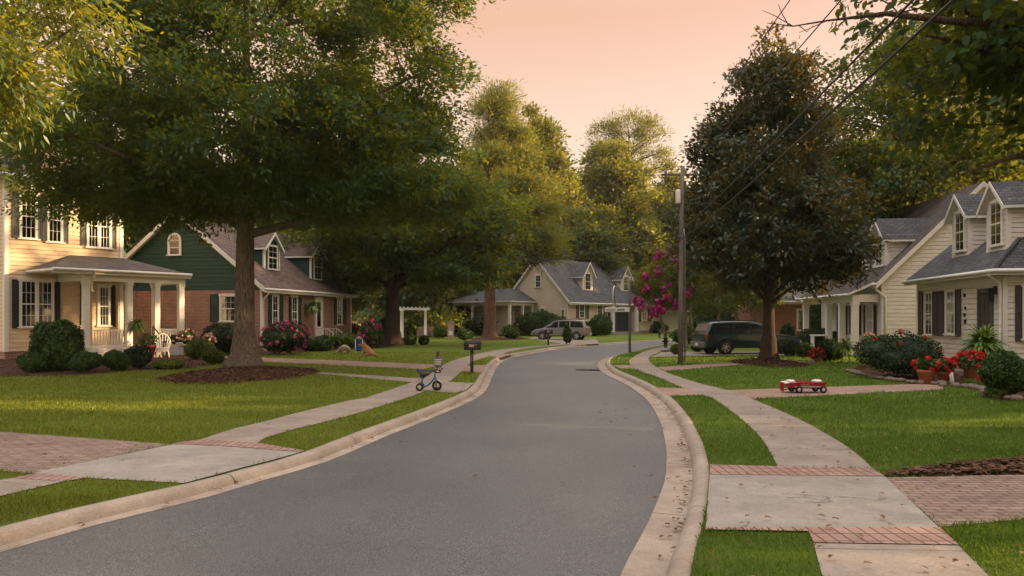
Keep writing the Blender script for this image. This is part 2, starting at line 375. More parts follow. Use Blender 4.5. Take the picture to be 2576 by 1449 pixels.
# ---- kerb lines, surveyed along the back of each kerb ----
backL = [(-7.2,1.0),(-5.7,4.3)] + [G(*p) for p in [(0,1327),(185,1280),(370,1238.7),(465,1217),(614,1177),(768,1136),(914.8,1081),(1020,1044),(1122,1006),(1172,983.3),(1192,965.9),(1209.5,938.3),(1226,915),(1250,899),(1288,889),(1330,882.5),(1374,875.8),(1443,867.8)]] + [(7.6,58.2),(11.0,63.8),(16.0,69.5),(25.,77.),(45.,88.)]
backR = [(-.6,-1.0),(.7,3.2)] + [G(*p) for p in [(1735.4,1449),(1761,1342),(1777,1274.5),(1785.8,1195),(1779,1155.6),(1771,1124),(1753,1084),(1729.5,1044.7),(1690,1001),(1642,969.4),(1594.7,947.6),(1557,932),(1540.5,919.5),(1534,909),(1542,900),(1566,891.5),(1597,883.5)]] + [(9.6,50.6),(12.4,56.0),(16.4,61.0),(25.,67.5),(45.,78.)]
backL = smooth_path(backL, .45); backR = smooth_path(backR, .45)
def offset(path, w):
    out = []
    for i, p in enumerate(path):
        t = path[min(i+1,len(path)-1)] - path[max(i-1,0)]; t.z = 0; t.normalize()
        ww = w(i/len(path)) if callable(w) else w
        out.append(p + Vector((t.y, -t.x, 0))*ww)
    return out
joinL = offset(backL, .19); edgeL = offset(backL, lambda f: .33+.2*min(1, f*1.6))
joinR = offset(backR, -.20); edgeR = offset(backR, -.54)
def kerb(path, sgn, w, drops):
    prof = [(1.0,-.115),(.93,-.07),(.80,-.025),(.60,.004),(.35,.012),(0,.008),(-.02,-.14)]
    rows = []
    for i, p in enumerate(path):
        t = path[min(i+1,len(path)-1)] - path[max(i-1,0)]; t.normalize(); n = Vector((t.y,-t.x,0))*sgn
        k = 1.0
        for (y0,y1) in drops:
            e = min(1, max(0, (p.y-y0+.5)/.9)) * min(1, max(0, (y1+.5-p.y)/.9)); k = min(k, 1-.12*e)
        rows.append([Vector((p.x,p.y,0)) + n*(w*o) + Vector((0,0,-.115+(z+.115)*k if z > -.12 else z)) for (o,z) in prof])
    mb = MB(); L = 0; uv = []; vs = []
    for i, r in enumerate(rows):
        if i: L += (path[i]-path[i-1]).length
        for j, q in enumerate(r): vs.append(q); uv.append((L, j*.05))
    m = len(prof)
    fs = [(i*m+j, i*m+j+1, (i+1)*m+j+1, (i+1)*m+j) for i in range(len(rows)-1) for j in range(m-1)]
    if sgn > 0: fs = [tuple(reversed(f)) for f in fs]
    mb.add(vs, fs, 0, True, uv)
    o = mb.build('kerb', M['kerb']); o['kind'] = 'structure'
kerb(backL, 1, .19, [(8.6,10.6)]); kerb(backR, -1, .20, [(6.8,9.0)])
for A, B in ((edgeL, joinL), (joinR, edgeR)):
    o = MB().ribbon(A, B, za=RZ+.004, zb=RZ+.012).build('gutter', M['gutter']); o['kind'] = 'structure'
ov = lambda p, w: offset(p, w)
road = [(p.x,p.y) for p in offset(backL,.25)] + [(p.x,p.y) for p in reversed(offset(backR,-.40))]
nL = min(len(edgeL), len(edgeR))
A = resample(edgeL, 160); B = resample(edgeR, 160)
mb = MB(); vs = []; K = 12
A = resample(offset(edgeL,-.03), 160); B = resample(offset(edgeR,.03), 160)
for i in range(160):
    for k in range(K+1):
        f = k/K; p = A[i].lerp(B[i], f); vs.append((p.x, p.y, RZ + .05*math.sin(PI*f)*0.6))
fs = [(i*(K+1)+k, i*(K+1)+k+1, (i+1)*(K+1)+k+1, (i+1)*(K+1)+k) for i in range(159) for k in range(K)]
o = mb.add(vs, fs, 0, True, [(i*.4, k/K) for i in range(160) for k in range(K+1)]).build('road', M['asphalt']); o['kind'] = 'structure'
g = MB().add([(-700,-700,-.2),(700,-700,-.2),(700,900,-.2),(-700,900,-.2)], [(0,1,2,3)]).build('ground', M['earth']); g['kind'] = 'structure'
lawnL = [(p.x,p.y) for p in backL] + [(220,150),(220,260),(-220,260),(-220,-40),(-9,-12)]
lawnR = [(p.x,p.y) for p in reversed(backR)] + [(-2.2,-14),(220,-40),(220,120)]
sheet('lawn', lawnL, 0.0, M['lawn']); sheet('lawn', lawnR, 0.0, M['lawn'])
HARD = []                                                  # paved areas that carry no grass
def slab(name, px, z, m, hard=True, world=()):
    P = [G(*p) for p in px] + list(world)
    if hard: HARD.append(P)
    return sheet(name, P, z, m)
def walk(name, pa, pb, n, z, m, pre=None, post=None):
    a = [G(*p) for p in pa]; b = [G(*p) for p in pb]
    if pre: a = [pre[0]] + a; b = [pre[1]] + b
    if post: a = a + [post[0]]; b = b + [post[1]]
    A = resample(smooth_path(a,.3), n); B = resample(smooth_path(b,.3), n)
    HARD.append([(p.x,p.y) for p in A] + [(p.x,p.y) for p in reversed(B)])
    o = MB().ribbon(B, A, za=z, zb=z).build(name, m); o['kind'] = 'structure'
# right-hand pavement, from beyond the camera up to the bend
walk('sidewalk', [(2068,1449),(2046.5,1369.6)], [(2482.5,1449),(2411,1375.6)], 8, .012, M['walk'], pre=((1.2,1.0),(2.4,.8)))
walk('sidewalk', [(1957,1176),(1912,1100),(1856,1048.6),(1808.7,1013),(1777,997),(1719.6,977),(1654,949.5),(1600,930),(1586,918),(1583,907),(1592,899.7),(1610.8,889),(1640,878.4),(1674,870.5)],
     [(2197,1181.4),(2145.6,1135.8),(2090,1100),(2003,1052.6),(1892,1005),(1828.6,982),(1753,963.4),(1678,937.6),(1646,919.8),(1633,907.9),(1635,898),(1666,884),(1700,877),(1730,871)], 70, .012, M['walk'])
slab('apron', [(1786,1196),(2224.9,1201),(2363.6,1332),(1775,1332)], .016, M['pad'])
slab('brick_edging', [(1785.5,1172),(2197,1183),(2226,1202),(1786,1197)], .020, M['band'])
slab('brick_edging', [(1774,1331),(2364,1331),(2411,1375.6),(2046.5,1369.6),(2034,1341),(1773,1337)], .020, M['band'])
slab('brick_driveway', [(2226,1203),(2576,1195),(3600,1175),(3600,1290),(2576,1308),(2364,1327)], .008, M['paver'])
slab('brick_path', [(1646,976),(1722,977.5),(1770,995),(1686,997)], .014, M['path'])
slab('brick_path', [(1828.6,982),(2300,967),(2372,965),(2372,980.4),(1888,1004.5)], .008, M['path'])
slab('brick_path', [(1653.6,924),(1780,916),(1900.8,910),(2010,909),(2060,908),(2060,911.5),(1998,912.5),(1878.6,917),(1674.5,933.8)], .008, M['path'])
slab('brick_path', [(1559,928),(1541,919),(1588,919.5),(1594,929)], .014, M['path'])
slab('driveway', [(1640,896),(1637,899),(1800,894.5),(2060,893),(2060,884.5),(1800,885.5),(1668,884)], .006, M['walk'])
# left-hand pavement
walk('sidewalk', [(-300,1265),(0,1209),(31.5,1205)], [(-300,1322),(0,1250.5),(161.5,1213)], 8, .012, M['walk'])
walk('sidewalk', [(506,1107),(591,1079),(669.7,1061),(748.5,1039.7),(882.5,1008),(914.8,1003.5),(1038,962),(1066,952.8),(1119.5,916.5),(1157,902),(1209.5,889),(1259,880),(1317,873.6),(1372,868.8),(1440,862.5),(1490,859.5)],
     [(646,1116.5),(669.7,1102.8),(748.5,1079),(847,1055.5),(914.8,1035.8),(1012,1006),(1070,984.7),(1128,961.5),(1163,934),(1189,910.7),(1230,897.6),(1264.7,890),(1321.8,877),(1390.7,870.2),(1443,866),(1490,862)], 90, .012, M['walk'])
slab('apron', [(79,1192),(441,1118),(591,1125),(760,1134)], .010, M['pad'], world=[(p.x-.012,p.y) for p in reversed(backL) if 8.62<p.y<10.75]+[G(220.6,1204.4)])
slab('brick_edging', [(433,1118),(508,1107),(646,1116),(764,1135.5),(760,1139),(591,1126)], .016, M['band'])
slab('brick_edging', [(31.5,1205),(94.5,1193),(224,1203.5),(161.5,1214)], .016, M['band'])
slab('brick_driveway', [(-900,1040),(0,1087),(429,1119),(79,1192.5),(-40,1182),(-900,1120)], .008, M['paver'])
slab('path', [(640,926.5),(823,938),(1068,953),(1038,962.5),(823,942.6),(640,929.5)], .007, M['walk'])
slab('brick_driveway', [(560,897),(823,906),(1102,918),(1120,917),(1064,929.6),(823,918),(560,906)], .007, M['path'])
slab('brick_path', [(1070,984.5),(1128,962),(1193,964.8),(1172,982),(1147,989.5)], .013, M['walk'])
slab('brick_path', [(1163,934),(1166,922),(1223,918),(1211,938.3)], .013, M['path'])
slab('brick_path', [(1232,897),(1262,890),(1290,891.5),(1258,901)], .013, M['path'])
slab('driveway', [(1440,868.4),(1507,864.6),(1500,853),(1340,848),(1330,852)], .006, M['walk'])
# ---- mulch: beds and mounds round the trunks ----
def mulch(name, pts, z, chips=1500, mound=None, seed=1):
    rr = np.random.default_rng(seed); mb = MB()
    if mound:
        cx, cy, rx, ry, h = mound; n = 40; vs = [(cx,cy,h)]; rings = 5
        for j in range(1, rings+1):
            for k in range(n):
                a = 2*PI*k/n; f = j/rings; w = 1+.05*math.sin(5*a+seed)+.04*math.sin(9*a)
                vs.append((cx+rx*f*w*math.cos(a), cy+ry*f*w*math.sin(a), .012+h*(1-f**1.5)))
        fs = [(0,1+k,1+(k+1)%n) for k in range(n)]
        for j in range(rings-1):
            fs += [(1+j*n+k, 1+(j+1)*n+k, 1+(j+1)*n+(k+1)%n, 1+j*n+(k+1)%n) for k in range(n)]
        mb.add(vs, fs, 0, True); o = mb.build(name, M['mulch'])
        HARD.append([(cx+rx*.97*math.cos(2*PI*k/24), cy+ry*.97*math.sin(2*PI*k/24)) for k in range(24)])
        a = rr.random(chips)*2*PI; f = np.sqrt(rr.random(chips))*1.03
        X = cx+rx*f*np.cos(a); Y = cy+ry*f*np.sin(a); Z = .03+h*(1-np.minimum(1,f)**1.5)
    else:
        o = sheet(name, pts, z, M['mulch'], None); HARD.append(pts)
        bx = [p[0] for p in pts]; by = [p[1] for p in pts]
        X = rr.uniform(min(bx), max(bx), chips*4); Y = rr.uniform(min(by), max(by), chips*4)
        k = inside(X, Y, pts); X, Y = X[k][:chips], Y[k][:chips]; Z = np.full(len(X), z+.02)
    o['kind'] = 'stuff'
    V, F = leaves(np.stack([X,Y,Z],1), rr, .13, .05, up=.75)
    npmesh('bark_chips', V, F, M['chips'], o)
    return o
# ---------------------------------------------------------------- leaf cards
def leaves(C, rng, L, W, up=.3, shape='diamond', hang=0.0, fold=.18, jit=.35, axis=None, N0=None):
    n = len(C)
    if N0 is not None: N = N0
    else:
        N = rng.normal(size=(n,3)); N /= np.linalg.norm(N,axis=1,keepdims=True)+1e-9
        N = N*(1-up); N[:,2] += up + 1e-3
    N /= np.linalg.norm(N,axis=1,keepdims=True)
    A = rng.normal(size=(n,3)) if axis is None else axis + rng.normal(size=(n,3))*.35
    A[:,2] -= hang
    A -= N*np.sum(A*N,axis=1,keepdims=True); A /= np.linalg.norm(A,axis=1,keepdims=True)+1e-9
    B = np.cross(N, A)
    s = (1+jit*(rng.random(n)*2-1))[:,None]
    l = L*s; w = W*s
    if shape == 'diamond':
        P = [C-A*l*.5, C+B*w*.5+N*w*fold-A*l*.06, C+A*l*.5, C-B*w*.5+N*w*fold-A*l*.06]
    elif shape == 'tri':
        P = [C-B*w*.5, C+B*w*.5, C+A*l]
    else:                                                  # a six-cornered pointed leaf
        P = [C-A*l*.5, C-A*l*.18+B*w*.5+N*w*fold, C+A*l*.2+B*w*.36+N*w*fold, C+A*l*.55, C+A*l*.2-B*w*.36+N*w*fold, C-A*l*.18-B*w*.5+N*w*fold]
    k = len(P)
    V = np.stack(P, axis=1).reshape(-1,3)
    F = np.arange(n*k).reshape(n,k)
    return V, F
def ellipsoid_pts(rng, n, c, r, shell=.55):
    d = rng.normal(size=(n,3)); d /= np.linalg.norm(d,axis=1,keepdims=True)
    f = (shell**3 + (1-shell**3)*rng.random(n))**(1/3)
    return np.array(c) + d*f[:,None]*np.array(r)
def tree(label, base, r0, fork, vols, leafm, barkm, name='tree', cat='tree', group=None, seed=1, limbs=9,
         clump=(1.1,.45), per=220, L=.2, W=.1, up=.35, shape='diamond', hang=0.0, lean=(0,0), top=None, shell=.5,
         flare=1.7, branch_k=.16, spray=12, sspread=1.15, droop=0.0, min_r=.012, twigs=True):
    """vols: list of (centre, radii, number of clumps), all relative to the base of the trunk"""
    rng = np.random.default_rng(seed); rr = random.Random(seed)
    t = thing(name, label, cat, (base[0], base[1], base[2] if len(base) > 2 else 0), 0, group)
    C = np.concatenate([ellipsoid_pts(rng, n, c, r, shell) for (c,r,n) in vols])
    zt = top if top else max(c[2]+r[2]*.55 for (c,r,n) in vols)
    mb = MB()
    nseg = 12; tp = []; trad = []
    for i in range(nseg+1):
        f = i/nseg; z = zt*f
        tp.append((lean[0]*f+.12*r0*math.sin(3*f+seed), lean[1]*f+.12*r0*math.cos(4*f+seed), z))
        rad = r0*(1-.25*min(1,z/max(fork,.1))) if z <= fork else r0*.75*(1-(z-fork)/(zt-fork))**.8
        trad.append(max(min_r*2, rad))
    tp[0:1] = [(tp[0][0],tp[0][1],-.1),(tp[0][0],tp[0][1],.12*max(1,r0)),(tp[0][0],tp[0][1],.45*max(1,r0*1.4)),(tp[0][0],tp[0][1],.9*max(1,r0*1.3))]
    trad[0:1] = [r0*flare*1.12, r0*flare, r0*(1+(flare-1)*.32), r0*1.06]
    k = [i for i in range(len(tp)) if i < 4 or tp[i][2] > tp[3][2]+.05]; tp = [tp[i] for i in k]; trad = [trad[i] for i in k]
    mb.tube(tp, trad, 14)
    nodes = []                                              # points later branches may start from
    def trunk_at(z):
        for i in range(len(tp)-1):
            if tp[i][2] <= z <= tp[i+1][2]:
                f = (z-tp[i][2])/max(1e-6,tp[i+1][2]-tp[i][2])
                return Vector(tp[i]).lerp(Vector(tp[i+1]), f), trad[i]*(1-f)+trad[i+1]*f
        return Vector(tp[-1]), trad[-1]
    def grow(p0, r_, p1, n=6):
        p0 = Vector(p0); p1 = Vector(p1); d = p1-p0; out = Vector((d.x,d.y,0))
        mid = p0 + d*.5 + Vector((rr.uniform(-1,1),rr.uniform(-1,1),rr.uniform(-.3,.6)))*d.length*.09 + Vector((0,0,d.length*(.10-droop)))
        pts = [((1-q)**2)*p0 + 2*q*(1-q)*mid + q*q*p1 for q in [i/n for i in range(n+1)]]
        rd = [max(min_r, r_*(1-.82*i/n)) for i in range(n+1)]
        mb.tube(pts, rd, 6, caps=False)
        for p, q in list(zip(pts, rd))[1:]: nodes.append((p, q))
    order = list(range(len(C))); main = []
    idx = int(np.argmax(np.linalg.norm(C[:,:2],axis=1))); main.append(idx)
    D = np.linalg.norm(C-C[idx],axis=1)
    for _ in range(min(limbs,len(C))-1):
        idx = int(np.argmax(D)); main.append(idx); D = np.minimum(D, np.linalg.norm(C-C[idx],axis=1))
    for i in main:
        c = C[i]; h = math.hypot(c[0],c[1]); z = min(max(fork*rr.uniform(.85,1.1), c[2]-h*rr.uniform(.35,.75)), zt*.97)
        p, q = trunk_at(z); grow(p, min(q*.75, r0*branch_k*(1.6+.15*h)), c, 8)
    rest = [i for i in order if i not in main]
    rest.sort(key=lambda i: np.linalg.norm(C[i]-np.array([0,0,fork])))
    for i in rest:
        c = Vector(C[i]); best = None
        step = max(1, len(nodes)//400)
        for (p, q) in nodes[::step]:
            d = (p-c).length + max(0, p.z-c.z)*1.2
            if best is None or d < best[0]: best = (d, p, q)
        grow(best[1], min(best[2]*.8, r0*branch_k*.7), c, 4)
    mb.build('trunk', barkm, t)
    n = len(C); K = per
    idx = np.repeat(np.arange(n), K)
    sz = (.7+.6*rng.random(n))[idx][:,None]
    m = spray; S = n*K//m                                   # leaves grow in sprays that share a direction
    si = rng.integers(0, n, S); so = np.clip(rng.normal(size=(S,3)),-1.7,1.7)*np.array([clump[0],clump[0],clump[1]])*.55*(.7+.6*rng.random(n))[si][:,None]
    if droop: so[:,2] -= droop*.5*np.hypot(so[:,0],so[:,1])
    sn = rng.normal(size=(S,3))*.55+so/np.array([clump[0],clump[0],clump[1]])*.5; sn[:,2] += up*2.2
    sn /= np.linalg.norm(sn,axis=1,keepdims=True)+1e-9
    out = C[si]+so-np.array([0,0,zt*.45]); out[:,2] *= .3; out /= np.linalg.norm(out,axis=1,keepdims=True)+1e-9
    e = rng.normal(size=(S*m,3))*L*sspread
    snr = np.repeat(sn,m,axis=0); e -= snr*np.sum(e*snr,axis=1,keepdims=True)*.72
    P = np.repeat(C[si]+so,m,axis=0)+e
    N = snr+rng.normal(size=(S*m,3))*.38
    V, F = leaves(P, rng, L, W, up, shape, hang, axis=np.repeat(out,m,axis=0)*.8+e/(L*sspread)*.5, N0=N)
    npmesh('crown', V, F, leafm, t)
    return t
def bush(label, base, r, leafm, n=2200, L=.08, W=.05, name='shrub', cat='shrub', group=None, seed=1, lobes=5, flowers=None, fn=60, fr=.06, flat=1.0, rz=0.0, shape='diamond', core=.8, boxy=False, up=.25):
    n = int(n*1.7); core *= .88
    """a leafy shrub: several rounded masses of small leaves over a dense heart"""
    rng = np.random.default_rng(seed)
    t = thing(name, label, cat, (base[0],base[1],base[2] if len(base)>2 else 0), rz, group)
    rx, ry, rz_ = r
    cen = []
    if lobes <= 1: cen = [((0,0,rz_*.98),(rx,ry,rz_))]
    else:
        for k in range(lobes):
            a = 2*PI*k/lobes + rng.random(); q = .34+.15*rng.random()
            cen.append(((rx*q*math.cos(a), ry*q*math.sin(a), rz_*(.75+.4*rng.random())), (rx*.62, ry*.62, rz_*(.62+.22*rng.random()))))
        cen.append(((0,0,rz_*1.05),(rx*.7,ry*.7,rz_*.9)))
    P = []; Nn = []
    tot = sum(b[0]*b[1]+b[0]*b[2]+b[1]*b[2] for a,b in cen)
    mb = MB()
    for j,(c,q) in enumerate(cen):
        m = int(n*(q[0]*q[1]+q[0]*q[2]+q[1]*q[2])/tot)
        d = rng.normal(size=(m,3))
        if boxy: d /= np.sum(d**4,axis=1,keepdims=True)**(1/4)
        else: d /= np.linalg.norm(d,axis=1,keepdims=True)
        f = .84+.2*rng.random(m)+.10*np.sin(d[:,0]*7+j)*np.cos(d[:,2]*6)
        p = np.array(c)+d*f[:,None]*np.array(q); P.append(p); Nn.append(d)
        k = core*(.92 if boxy else 1.0)
        mb.ball((c[0],c[1],c[2]), (q[0]*k,q[1]*k,q[2]*k), 14, 9, 0, .05, seed+j)
    P = np.concatenate(P); Nn = np.concatenate(Nn)
    k = P[:,2] > .01; P = P[k]; Nn = Nn[k]
    Nz = Nn*.7 + rng.normal(size=Nn.shape)*.55
    V, F = leaves_n(P, Nz, rng, L, W, shape)
    o = npmesh('foliage', V, F, leafm, t)
    mb.build('heart', leafm, t)
    if flowers:
        s = rng.choice(len(P), fn, replace=False)
        s = np.array([i for i in s if P[i][2] > rz_*.35])
        flower_heads('blossoms', P[s]+Nn[s]*.03, rng, fr, flowers, t)
    return t
def leaves_n(C, N, rng, L, W, shape='diamond', fold=.18, jit=.35):
    N = N/(np.linalg.norm(N,axis=1,keepdims=True)+1e-9); n = len(C)
    A = rng.normal(size=(n,3)); A -= N*np.sum(A*N,axis=1,keepdims=True); A /= np.linalg.norm(A,axis=1,keepdims=True)+1e-9
    B = np.cross(N,A); s = (1+jit*(rng.random(n)*2-1))[:,None]; l = L*s; w = W*s
    P = [C-A*l*.5, C+B*w*.5-N*w*fold, C+A*l*.5, C-B*w*.5-N*w*fold]
    return np.stack(P,1).reshape(-1,3), np.arange(n*4).reshape(n,4)
def flower_heads(name, P, rng, r, m, parent, k=16):
    n = len(P); d = rng.normal(size=(n*k,3)); d /= np.linalg.norm(d,axis=1,keepdims=True)
    s = np.repeat(.7+.6*rng.random(n),k)[:,None]
    C = np.repeat(P,k,axis=0)+d*r*s*(.5+.5*rng.random((n*k,1)))
    V,F = leaves_n(C, d, rng, r*1.0, r*.85)
    return npmesh(name, V, F, m, parent)
def fern(name, label, cat, loc, R, parent_thing=None, n=42, m=None, seed=1, group=None, droop=1.0):
    """arching fronds, each a ribbon that narrows to its tip"""
    rng = random.Random(seed); vs = []; fs = []
    for k in range(n):
        a = rng.random()*2*PI; el = rng.uniform(.25,1.45); Lf = R*rng.uniform(.75,1.15); w = R*.085
        p = Vector((0,0,0)); d = Vector((math.cos(a)*math.cos(el), math.sin(a)*math.cos(el), math.sin(el))); S = 7
        b = len(vs)
        for i in range(S+1):
            f = i/S; side = Vector((-math.sin(a),math.cos(a),0)) * w*math.sin(PI*(.12+.86*f))
            vs += [p+side, p+Vector((0,0,w*.25)), p-side]
            d = d + Vector((0,0,-.30*droop)); d.normalize(); p = p + d*(Lf/S)
        for i in range(S):
            q = b+3*i; fs += [(q,q+1,q+4,q+3),(q+1,q+2,q+5,q+4)]
    t = thing(name,label,cat,loc,0,group) if parent_thing is None else parent_thing
    mb = MB(); mb.add([(v.x,v.y,v.z+(loc[2]*0)) for v in vs], fs)
    return t, mb
def pot_profile(r, h, rim=.1):
    return [(r*.62,0),(r*.68,h*.02),(r*.93,h*.8),(r*.94,h*.8),(r*1.04,h*.8),(r*1.06,h),(r*.92,h),(r*.88,h*.9),(0.01,h*.88)]
class Frame:
    """a building's own axes: x along its front, y into it, z up"""
    def __init__(s, ox, oy, ang): s.o = (ox,oy); s.a = ang; s.c = math.cos(ang); s.s = math.sin(ang)
    def loc(s, X, Y): dx, dy = X-s.o[0], Y-s.o[1]; return (dx*s.c+dy*s.s, -dx*s.s+dy*s.c)
    def world(s, x, y): return (s.o[0]+x*s.c-y*s.s, s.o[1]+x*s.s+y*s.c)
    def ray(s, px, py):
        o = s.loc(0,0); t = s.loc((px-CX)/FOC, 1.0)
        return Vector((o[0],o[1],EYE)), Vector((t[0]-o[0],t[1]-o[1],-(py-HZ)/FOC))
    def hit(s, px, py, p, n):
        o, d = s.ray(px,py); n = Vector(n); t = (Vector(p)-o).dot(n)/d.dot(n); return o+d*t
    def front(s, px, py, y=0.0): q = s.hit(px,py,(0,y,0),(0,1,0)); return q.x, q.z
    def side(s, px, py, x=0.0): q = s.hit(px,py,(x,0,0),(1,0,0)); return q.y, q.z
def siding(mb, Mp, z0, z1, lo, hi, board=.17, mi=0, lip=.02):
    """overlapping boards on a wall of any outline: lo(z) and hi(z) bound each board"""
    n = max(1, round((z1-z0)/board)); h = (z1-z0)/n
    for i in range(n):
        a = z0+i*h; b = a+h
        if hi(b)-lo(b) < .02: b = a+h*.5
        c = a+.02                                             # each board starts above a shadowed gap
        P = [Mp(lo(c),c,lip), Mp(hi(c),c,lip), Mp(hi(b),b,.004), Mp(lo(b),b,.004)]
        Q = [Mp(lo(c),c,-.022), Mp(hi(c),c,-.022)]
        mb.add(P, [(0,1,2,3)], mi); mb.add([Q[0],Q[1],P[1],P[0]], [(0,1,2,3)], mi)
        mb.add([Mp(lo(a),a,-.022),Mp(hi(a),a,-.022),Q[1],Q[0]], [(0,1,2,3)], mi)
        mb.add([Mp(lo(b),b,-.022),Mp(hi(b),b,-.022),P[2],P[3]], [(3,2,1,0)], mi)
def window(par, Mp, s0, s1, z0, z1, trim='trim', cols=3, rows=2, name='window', double=False, arch=False, curtain=True, w=.10, off=0.0, sash=True):
    if s0 > s1: s0, s1 = s1, s0
    o = off; mb = MB()
    ztop = z1
    mb.boxm(Mp, s0-w, s0, z0, z1, o, o+.075); mb.boxm(Mp, s1, s1+w, z0, z1, o, o+.075)
    if arch:
        c = (s0+s1)/2; R = (s1-s0)/2; K = 8
        for k in range(K):
            a0, a1 = PI*k/K, PI*(k+1)/K
            q = [(R,a0),(R+w,a0),(R+w,a1),(R,a1)]
            f = [Mp(c+r*math.cos(a), z1+r*math.sin(a), o+.075) for r,a in q]; b = [Mp(c+r*math.cos(a), z1+r*math.sin(a), o) for r,a in q]
            mb.add(f+b, [(0,1,2,3),(0,4,5,1),(1,5,6,2),(2,6,7,3),(3,7,4,0)])
        ztop = z1+R
    else: mb.boxm(Mp, s0-w-.03, s1+w+.03, z1, z1+w*1.15, o, o+.085)
    if double: c = (s0+s1)/2; mb.boxm(Mp, c-w*.45, c+w*.45, z0, z1, o, o+.07)
    f = mb.build(name, M[trim], par)
    MB().boxm(Mp, s0-w-.05, s1+w+.05, z0-.06, z0, o, o+.13).build('sill', M[trim], f)
    gp = MB(); gp.boxm(Mp, s0, s1, z0, ztop if arch else z1, o+.038, o+.042); gp.build('pane', M['glass'], f)
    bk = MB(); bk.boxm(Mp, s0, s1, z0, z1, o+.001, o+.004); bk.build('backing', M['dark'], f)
    ms = MB(); halves = [(s0,s1)] if not double else [(s0,(s0+s1)/2-w*.45),((s0+s1)/2+w*.45,s1)]
    for (a,b) in halves:
        zm = (z0+z1)/2
        if sash: ms.boxm(Mp, a, b, zm-.025, zm+.025, o+.03, o+.062)
        for x in (a, b-.03): ms.boxm(Mp, x, x+.03, z0, z1, o+.03, o+.055)
        ms.boxm(Mp, a+.03, b-.03, z0, z0+.04, o+.03, o+.055); ms.boxm(Mp, a+.03, b-.03, z1-.035, z1, o+.03, o+.055)
        for k in range(1,cols): x = a+(b-a)*k/cols; ms.boxm(Mp, x-.009, x+.009, z0+.04, z1-.035, o+.036, o+.049)
        for hz in ((z0,zm),(zm,z1)):
            for k in range(1,rows): z = hz[0]+(hz[1]-hz[0])*k/rows; ms.boxm(Mp, a+.03, b-.03, z-.009, z+.009, o+.036, o+.048)
    ms.build('sash', M[trim], f)
    if curtain:
        cu = MB()
        for (a,b) in halves:
            for (p,q) in ((a+.03,a+(b-a)*.36),(b-(b-a)*.36,b-.03)):
                K = 12; vs = []
                for k in range(K+1):
                    x = p+(q-p)*k/K; w_ = .010*(k%2)
                    vs += [Mp(x,z0+.04,o+.010+w_), Mp(x,z1-.04,o+.010+w_)]
                cu.add(vs, [(2*k,2*k+2,2*k+3,2*k+1) for k in range(K)])
        cu.build('curtain', M['curtain'], f)
    return f
def shutter(par, Mp, s0, s1, z0, z1, m, off=0.0):
    if s0 > s1: s0, s1 = s1, s0
    mb = MB(); o = off+.018; e = min(.05,(s1-s0)*.2)
    mb.boxm(Mp,s0,s0+e,z0,z1,o,o+.05); mb.boxm(Mp,s1-e,s1,z0,z1,o,o+.05)
    zm = (z0+z1)/2
    for a,b in ((z0,z0+.08),(zm-.04,zm+.04),(z1-.07,z1)): mb.boxm(Mp,s0+e,s1-e,a,b,o,o+.047)
    for a,b in ((z0+.08,zm-.04),(zm+.04,z1-.07)):
        n = max(3,int((b-a)/.06))
        for k in range(n):
            z = a+(b-a)*k/n; h = (b-a)/n
            mb.add([Mp(s0+e,z,o+.036),Mp(s1-e,z,o+.036),Mp(s1-e,z+h,o+.012),Mp(s0+e,z+h,o+.012)],[(0,1,2,3)])
    return mb.build('shutter', M[m], par)
def slabroof(mb, P, th=.16, mi=0, mj=1):
    """a roof plane with thickness: shingled top, painted edges and underside"""
    a,b,c = (Vector(p) for p in P[:3]); n = (b-a).cross(c-a); n.normalize()
    if n.z < 0: P = list(reversed(P)); n = -n
    k = len(P); Q = [tuple(Vector(p)-Vector((0,0,th))) for p in P]
    mb.add(P, [tuple(range(k))], mi)
    mb.add(list(P)+Q, [(i,i+k,(i+1)%k+k,(i+1)%k) for i in range(k)] + [tuple(range(2*k-1,k-1,-1))], mj)
